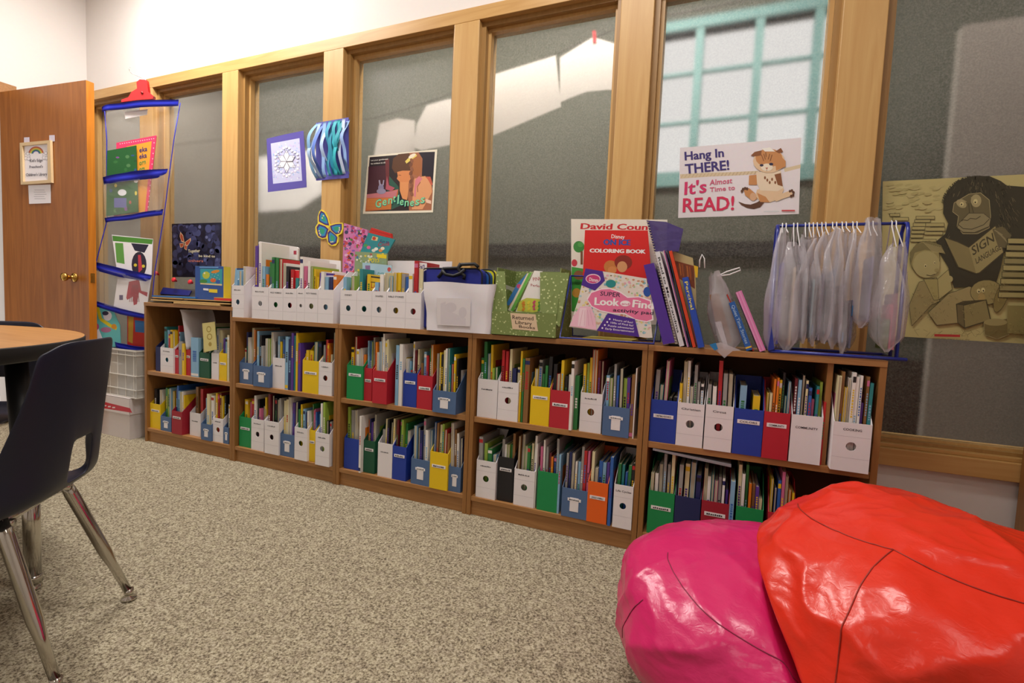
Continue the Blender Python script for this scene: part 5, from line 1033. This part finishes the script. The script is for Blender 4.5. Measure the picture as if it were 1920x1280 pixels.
for i, (px, th, ty, by, tg, cc, w) in enumerate(HANG):
    yc = rY - .02 if i not in (1, 9) else rY - .05
    th *= 1.9; c0 = at(px, 540, Y=yc); zt_3 = at(px, ty, Y=yc - w/3).z; zb_3 = max(at(px, by, Y=yc - w/2).z, T2 + .018)
    e = empty('book_bag', (c0.x, yc, zb_3), LB[i], 'bag'); b = MB(); bag_mesh(b, Vector((c0.x, yc, 0)), w, th, zt_3 - zb_3, zb_3, 30 + i, yaw=-.3 + .03*(i % 3), pinch=.5 if i != 8 else .05); b.build('bag_body', e)
    for k in (0, 1):
        zc = zt_3 - .006; dx = (.006 if k else -.006); q = MB()
        if i == 8: zc = zb - .05
        q.tube([(c0.x + dx*1.5, yc - .045, zc), (c0.x + dx, rY - .012, zb - .012 if zc < zb - .02 else zb), (c0.x + dx, rY - .008, zb + .006), (c0.x + dx, rY, zb + .0095), (c0.x + dx, rY + .008, zb + .004), (c0.x + dx*1.4, rY + .02, zc - .01)], .002, CORD, 6); q.build('handle', e)
    b = MB(); hh = (zt_3 - zb_3) * [.7,.75,.6,.55,.6,.6,.5,.4,.6,.5][i]; tw = .006
    b.box(c0.x - tw/2, c0.x + tw/2, yc - w*.34, yc + w*.34, zb_3 + .012, zb_3 + .012 + hh, M(cc, .5)); b.build('booklet', label='thin booklet inside the %s bag hanging on the blue rack' % (TXB[i]), cat='book')
    if tg and i in (4, 6, 7, 8):
        b = MB(); b.T = Matrix.Translation((c0.x, yc, zb_3)); b.box(-th/2-.001, -th/2, -w*.42, -w*.22, .03, .065, M('#1f7ab8', .4)); b.build('logo_patch', e)
for j, (px, col, hgt) in enumerate(((1662, '#c8587a', .15), (1668, '#d88a9a', .15), (1656, '#5a7a4a', .1))):
    c = at(px, 600, Y=.08); b = MB(); b.box(c.x, c.x+.006, .03, .15, T2+.035, T2+.035+hgt, M(col, .5)); b.build('booklet', label=['deep pink booklet', 'pale pink booklet', 'dark green booklet'][j] + ' inside the rightmost hanging bag', cat='book')
# ================================================================== crates left of the bookcases
fx1 = at(254, 822, Z=0).x; fx0 = fx1 - .44; fy0, fy1 = -.03, .25
zl0 = at(235, 776, Y=fy0).z; zl1 = at(235, 746, Y=fy0).z
b = MB(); b.box(fx0, fx1, fy0, fy1, 0.0005, zl1 - .002, M('#d6cdcb', .6)); 
wb = empty('storage_box', ((fx0+fx1)/2, .11, 0), 'white lidded cardboard box with a red printed band, under the clear crate', 'box')
b.build('box_body', wb); b = MB(); WL = M('#dcd3d2', .6); b.box(fx0-.006, fx1+.006, fy0-.006, fy0-.0002, zl0, zl1, WL); b.box(fx0-.006, fx1+.006, fy1+.0002, fy1+.006, zl0, zl1, WL); b.box(fx0-.006, fx0-.0002, fy0, fy1, zl0, zl1, WL); b.box(fx1+.0002, fx1+.006, fy0, fy1, zl0, zl1, WL); b.box(fx0-.006, fx1+.006, fy0-.006, fy1+.006, zl1-.0015, zl1+.002, WL)
a = Art(b, crop(160, 540, .25, Y=fy0-.006), N_, .0004); a.poly([(60,832),(335,900),(352,935),(60,888)], '#c2283a')
for i in range(5): a.rect(70 + i*33, 862 + i*7, 92 + i*33, 872 + i*7, '#e6d8d8')
b.build('lid', wb)
cz0 = zl1 + .003; cz1 = at(235, 656, Y=fy0).z; cx0, cx1 = fx0 + .02, min(fx1 + .055, -.797); 
cr = empty('storage_crate', ((cx0+cx1)/2, .12, cz0), 'clear ribbed plastic crate stacked on the white box beside the bookcases', 'crate')
b = MB(); tt = .003; cy0, cy1 = fy0 + .012, .25
for bx in ((cx0,cx1,cy0,cy0+tt), (cx0,cx1,cy1-tt,cy1), (cx0,cx0+tt,cy0,cy1), (cx1-tt,cx1,cy0,cy1)): b.box(bx[0], bx[1], bx[2], bx[3], cz0, cz1, CLEARP)
b.box(cx0, cx1, cy0, cy1, cz0, cz0+tt, CLEARP); b.build('crate_body', cr)
RIM = M('#d8d4cc', .35); b = MB()
for z, h in ((cz1-.008, .010), (cz1-.035, .005), (cz0+.14, .005), (cz0+.05, .005), (cz0, .006)):
    b.box(cx0-.006, cx1+.002, cy0-.006, cy0, z, z+h, RIM); b.box(cx0-.006, cx0, cy0, cy1, z, z+h, RIM); b.box(cx0-.006, cx1+.002, cy1, cy1+.005, z, z+h, RIM); b.box(cx1-.002, cx1+.002, cy0, cy1, z, z+h, RIM)
b.build('rim', cr)
b = MB()
for i in range(6): x = cx0 + .03 + i*(cx1-cx0-.06)/5; b.box(x, x+.004, cy0-.003, cy0, cz0, cz1, RIM)
b.build('rib', cr)
for i, (c, h, nm) in enumerate((('#d8d0c4', .16, 'cream folders standing in the clear crate'), ('#e2dcd2', .2, 'white magazines leaning in the clear crate'), ('#b8b0b4', .13, 'grey papers in the clear crate'))):
    b = MB(); x = cx0 + .03 + i*.11; b.prism([(x, cy0+.02, cz0+.004), (x+.09, cy0+.02, cz0+.004), (x+.11, cy0+.02, cz0+h), (x+.03, cy0+.02, cz0+h*1.05)], (0, .2, 0), M(c, .7)); b.build('folder', label=nm, cat='folder')
b = MB(); b.box(cx0+.02, cx1-.03, cy0+.03, cy1-.03, cz1-.035, cz1-.012, M('#26283c', .5)); b.build('book', label='dark navy book lying just under the rim of the clear crate', cat='book')
b = MB(); b.lathe([(.055,0),(.055,.004)], (cx0+.14, .20, cz1-.012+.03), (0,-1,.0), M('#c4beb8', .4), 24); b.build('disc', label='round grey disc standing in the clear crate behind the navy book', cat='disc')
# ================================================================== round table
tc_ = Vector((-.002, -1.656, .776)); tr = .853
tb = empty('round_table', (tc_.x, tc_.y, 0), 'large round wood laminate table with thick black edge at the left', 'table')
b = MB(); N = 96
b.add([(tc_.x + (tr-.002)*math.cos(2*PI*i/N), tc_.y + (tr-.002)*math.sin(2*PI*i/N), .7765) for i in range(N)], [tuple(range(N))], TABLEW); b.build('tabletop', tb)
b = MB(); b.lathe([(tr-.004, -.046), (tr, -.042), (tr+.001, -.004), (tr-.001, 0)], (tc_.x, tc_.y, .776), (0,0,1), BLACK, N); b.build('edge_band', tb)
lg = at(62, 1103, Z=0); ang0 = math.atan2(lg.y - tc_.y, lg.x - tc_.x); rl = math.hypot(lg.y - tc_.y, lg.x - tc_.x)
for k in range(4):
    q = ang0 + k*PI/2; p = Vector((tc_.x + rl*math.cos(q), tc_.y + rl*math.sin(q), 0)); pt = Vector((tc_.x + (rl-.03)*math.cos(q), tc_.y + (rl-.03)*math.sin(q), .73))
    b = MB(); pm = p.lerp(pt, .5); b.tube([p + Vector((0,0,.37)) + (pt-p)*0, Vector((pt.x*.5+p.x*.5, pt.y*.5+p.y*.5, .40)), pt], .027, BLACK, 16); lo = b.build('leg', tb)
    b = MB(); b.tube([p + Vector((0,0,.022)), p + Vector((0,0,.38))], .0215, CHROME, 16); b.lathe([(.024,.02),(.024,.04),(.0215,.045)], p, (0,0,1), CHROME, 16); b.lathe([(.008,0),(.022,.001),(.024,.008),(.014,.016),(.008,.024)], p, (0,0,1), CHROME, 16); b.build('leg_insert', lo)
# ================================================================== chairs
def make_chair(O, fwd, sc, label, legs_ok=True):
    e = empty('school_chair', O, label, 'chair'); f = Vector(fwd).normalized(); l = Vector((-f.y, f.x, 0)) * -1
    def W_(x, y, z): return Vector(O) + (l*x + f*y) * sc + Vector((0,0,z*sc))
    prof = [(.215,.405),(.20,.43),(.12,.432),(.0,.42),(-.10,.41),(-.155,.425),(-.18,.452),(-.187,.492),(-.195,.555),(-.208,.70),(-.22,.79),(-.226,.819)]
    NU = 16; b_ = MB(); vs = []; 
    for j, (y, z) in enumerate(prof):
        back = max(0, min(1, (z - .43) / .2)) if j > 4 else 0
        for i in range(NU + 1):
            u = -1 + 2*i/NU; au = abs(u)
            w = .198 if j <= 4 else .193 + .012*(1-back) - .022*max(0, (z-.6)/.2)
            if j == 0: w -= .012
            if j == len(prof)-1: w -= .012 
            x = w*u; wing = au**4
            yy = y + (.06*wing*max(0, 1 - abs(z-.50)/.2) + .02*wing)*(j > 3) + (.015*au*au*back)
            zz = z + (1-back)*(.018*wing if j > 2 else -.01*wing) - (.028*au**6 if j == len(prof)-1 else 0) - (.03*wing if 4 <= j <= 6 else 0)
            vs.append(W_(x, yy, zz))
    fs = []
    for j in range(len(prof)-1):
        for i in range(NU):
            if 6 <= j <= 7 and 6 <= i <= 9: continue
            fs.append((j*(NU+1)+i, j*(NU+1)+i+1, (j+1)*(NU+1)+i+1, (j+1)*(NU+1)+i))
    b_.add(vs, fs, NAVY, True); o = b_.build('seat_shell', e)
    md = o.modifiers.new('s', 'SOLIDIFY'); md.thickness = .007*sc; md.offset = 0
    md = o.modifiers.new('d', 'SUBSURF'); md.levels = 2; md.render_levels = 2
    for sx in (-1, 1):
        for (y0, y1, yf_) in ((.08, .22, .2), (-.09, -.22, -.2)):
            top = W_(sx*.13, y0, .400); foot = W_(sx*.19, y1, .022); q = MB()
            q.tube([top, top.lerp(foot, .1), top.lerp(foot, .62), top.lerp(foot, .72), foot], [.013*sc,.0165*sc,.0165*sc,.0125*sc,.0105*sc], CHROME, 14); lo = q.build('leg', e)
            q = MB(); fl = Vector((foot.x, foot.y, O[2])); q.lathe([(.018*sc,0),(.021*sc,.003),(.02*sc,.008),(.008*sc,.014),(.012*sc,.018),(.0125*sc,.034)], fl + (Vector((0,0,.0002))), (0,0,1), CHROME, 14); q.build('glide', lo)
    for y in (.08, -.09):
        q = MB(); q.tube([W_(-.14, y, .397), W_(-.07, y, .392), W_(.07, y, .392), W_(.14, y, .397)], .011*sc, CHROME, 10); q.build('seat_rail', e)
    for sx in (-1, 1):
        q = MB(); q.tube([W_(sx*.12, .1, .392), W_(sx*.12, -.11, .388)], .010*sc, CHROME, 10); q.build('seat_rail', e)
    return e
fl1, fl2 = at(246, 1118, Z=0), Vector((1.175, -1.362, 0)); mid = (fl1 + fl2)/2; lat = (fl2 - fl1).normalized(); fwd = Vector((lat.y, -lat.x, 0))
if fwd.x > 0: fwd = -fwd
make_chair(mid + fwd*.22, fwd, 1.0, 'navy plastic school chair with chrome legs, nearest the camera at the left')
f3 = Vector((.6, -.8, 0)); bp3 = Vector((-.40, -.80, 0)); make_chair(bp3 + f3*.226*.97, f3, .965, 'navy plastic school chair tucked behind the round table near the door')
# ================================================================== bean bags
def beanbag(c, R, col, label, bumps=(), seed=1, seams=(), wr=1.0, power=2.3, cut=None):
    e = empty('bean_bag', (c[0], c[1], 0), label, 'bean bag'); mat = vinyl('vinyl_' + col.strip('#'), col, None)
    NU, NV = 220, 130; C_ = Vector(c); B = [(Vector(d).normalized(), a_, s_) for d, a_, s_ in bumps]
    def pos(d):
        k = (abs(d.x)**power + abs(d.y)**power + abs(d.z)**power) ** (-1/power); q = d * k; m_ = 1
        for bd, a_, s_ in B: m_ += a_ * math.exp(-(1 - d.dot(bd)) * s_)
        n1 = noise.noise(d*2.2 + Vector((seed, 0, 0))) * .05
        w1 = 1 - abs(noise.noise(Vector((d.x*3, d.y*3, d.z*1.6)) + Vector((seed*3, 5, 1)))) * 2
        w2 = 1 - abs(noise.noise(Vector((d.x*8 + d.z*3, d.y*8, d.z*4)) + Vector((1, seed*2, 4)))) * 2
        m_ += n1 + wr * (.028 * (w1 ** 2 if w1 > 0 else 0) + .006 * (w2 ** 2 if w2 > 0 else 0))
        p = Vector((q.x*R[0], q.y*R[1], q.z*R[2])) * m_ + C_
        if cut:
            q0, mm, sg = Vector(cut[0]), Vector(cut[1]).normalized(), cut[2]; dq = (p - q0).dot(mm) * sg
            if dq < .012: k_ = .012 - dq; p = p + mm * sg * (k_ - .004 * (1 - math.exp(-k_ * 20)))
        if p.z < .003: p.z = .003 + 0
        if p.y > -.035: p.y = -.035 - (p.y + .035) * .02
        return p
    vs = []; fs = []
    for j in range(NV + 1):
        ph = PI * j / NV
        for i in range(NU): t = 2*PI*i/NU; vs.append(pos(Vector((math.sin(ph)*math.cos(t), math.sin(ph)*math.sin(t), math.cos(ph)))))
    for j in range(NV):
        for i in range(NU): fs.append((j*NU+i, (j+1)*NU+i, (j+1)*NU+(i+1) % NU, j*NU+(i+1) % NU))
    b_ = MB(); b_.add(vs, fs, mat, True); b_.build('bag_shell', e)
    SM = M('#%02x%02x%02x' % tuple(int(int(col[i:i+2], 16)*.7) for i in (1, 3, 5)), .5)
    for (t0, p0, t1, p1) in seams:
        pts = []
        for k in range(60):
            s_ = k/59; t = math.radians(t0 + (t1-t0)*s_); ph = math.radians(p0 + (p1-p0)*s_); d = Vector((math.sin(ph)*math.cos(t), math.sin(ph)*math.sin(t), math.cos(ph))); p = pos(d); pts.append(p + (p - C_).normalized() * .0005)
        q = MB(); q.tube(pts, .0013, SM, 6); q.build('seam', e)
    return e
beanbag((2.705, -.64, .205), (.355, .37, .19), '#cf2466', 'pink vinyl bean bag on the carpet, left of the large red one', bumps=[((-.72,-.1,.62), .11, 12)], seed=3, seams=[(200, 40, 300, 62), (215, 62, 205, 100)], cut=((2.81, -.72, .22), (.8, -.1, .6), -1))
beanbag((2.985, -.74, .31), (.355, .35, .25), '#dc2e18', 'large glossy red bean bag slumped over the pink one', bumps=[((-.32,.45,.85), .08, 16), ((-.85,0,.35), .06, 10), ((-.7,-.2,-.6), -.08, 6), ((-.05,.1,1), .05, 20), ((.75,.3,.6), -.06, 8)], seed=7, seams=[(228, 30, 236, 125), (228, 30, 320, 42), (228, 30, 160, 42)], wr=1.2, cut=((2.81, -.72, .22), (.8, -.1, .6), 1))
beanbag((3.74, -.42, .16), (.36, .36, .25), '#dc2a1c', 'red bean bag partly cut off behind the large one at right edge', bumps=[((-.2,.2,.9), .06, 9)], seed=12)
# ================================================================== groups of like things
GR = {'book': 'books and booklets in the bookcases and on top', 'magazine file': 'cardboard magazine files', 'bookcase': 'row of low oak bookcases', 'puzzle': 'wooden puzzle boards', 'lunch bag': 'lunch bags in the fabric bin',
      'bag': 'clear plastic book bags', 'bean bag': 'vinyl bean bags', 'chair': 'navy school chairs', 'folder': 'papers in the clear crate'}
for o in list(bpy.data.objects):
    if o.parent is None and o.get('category') in GR and not o.get('group'): o['group'] = GR[o['category']]
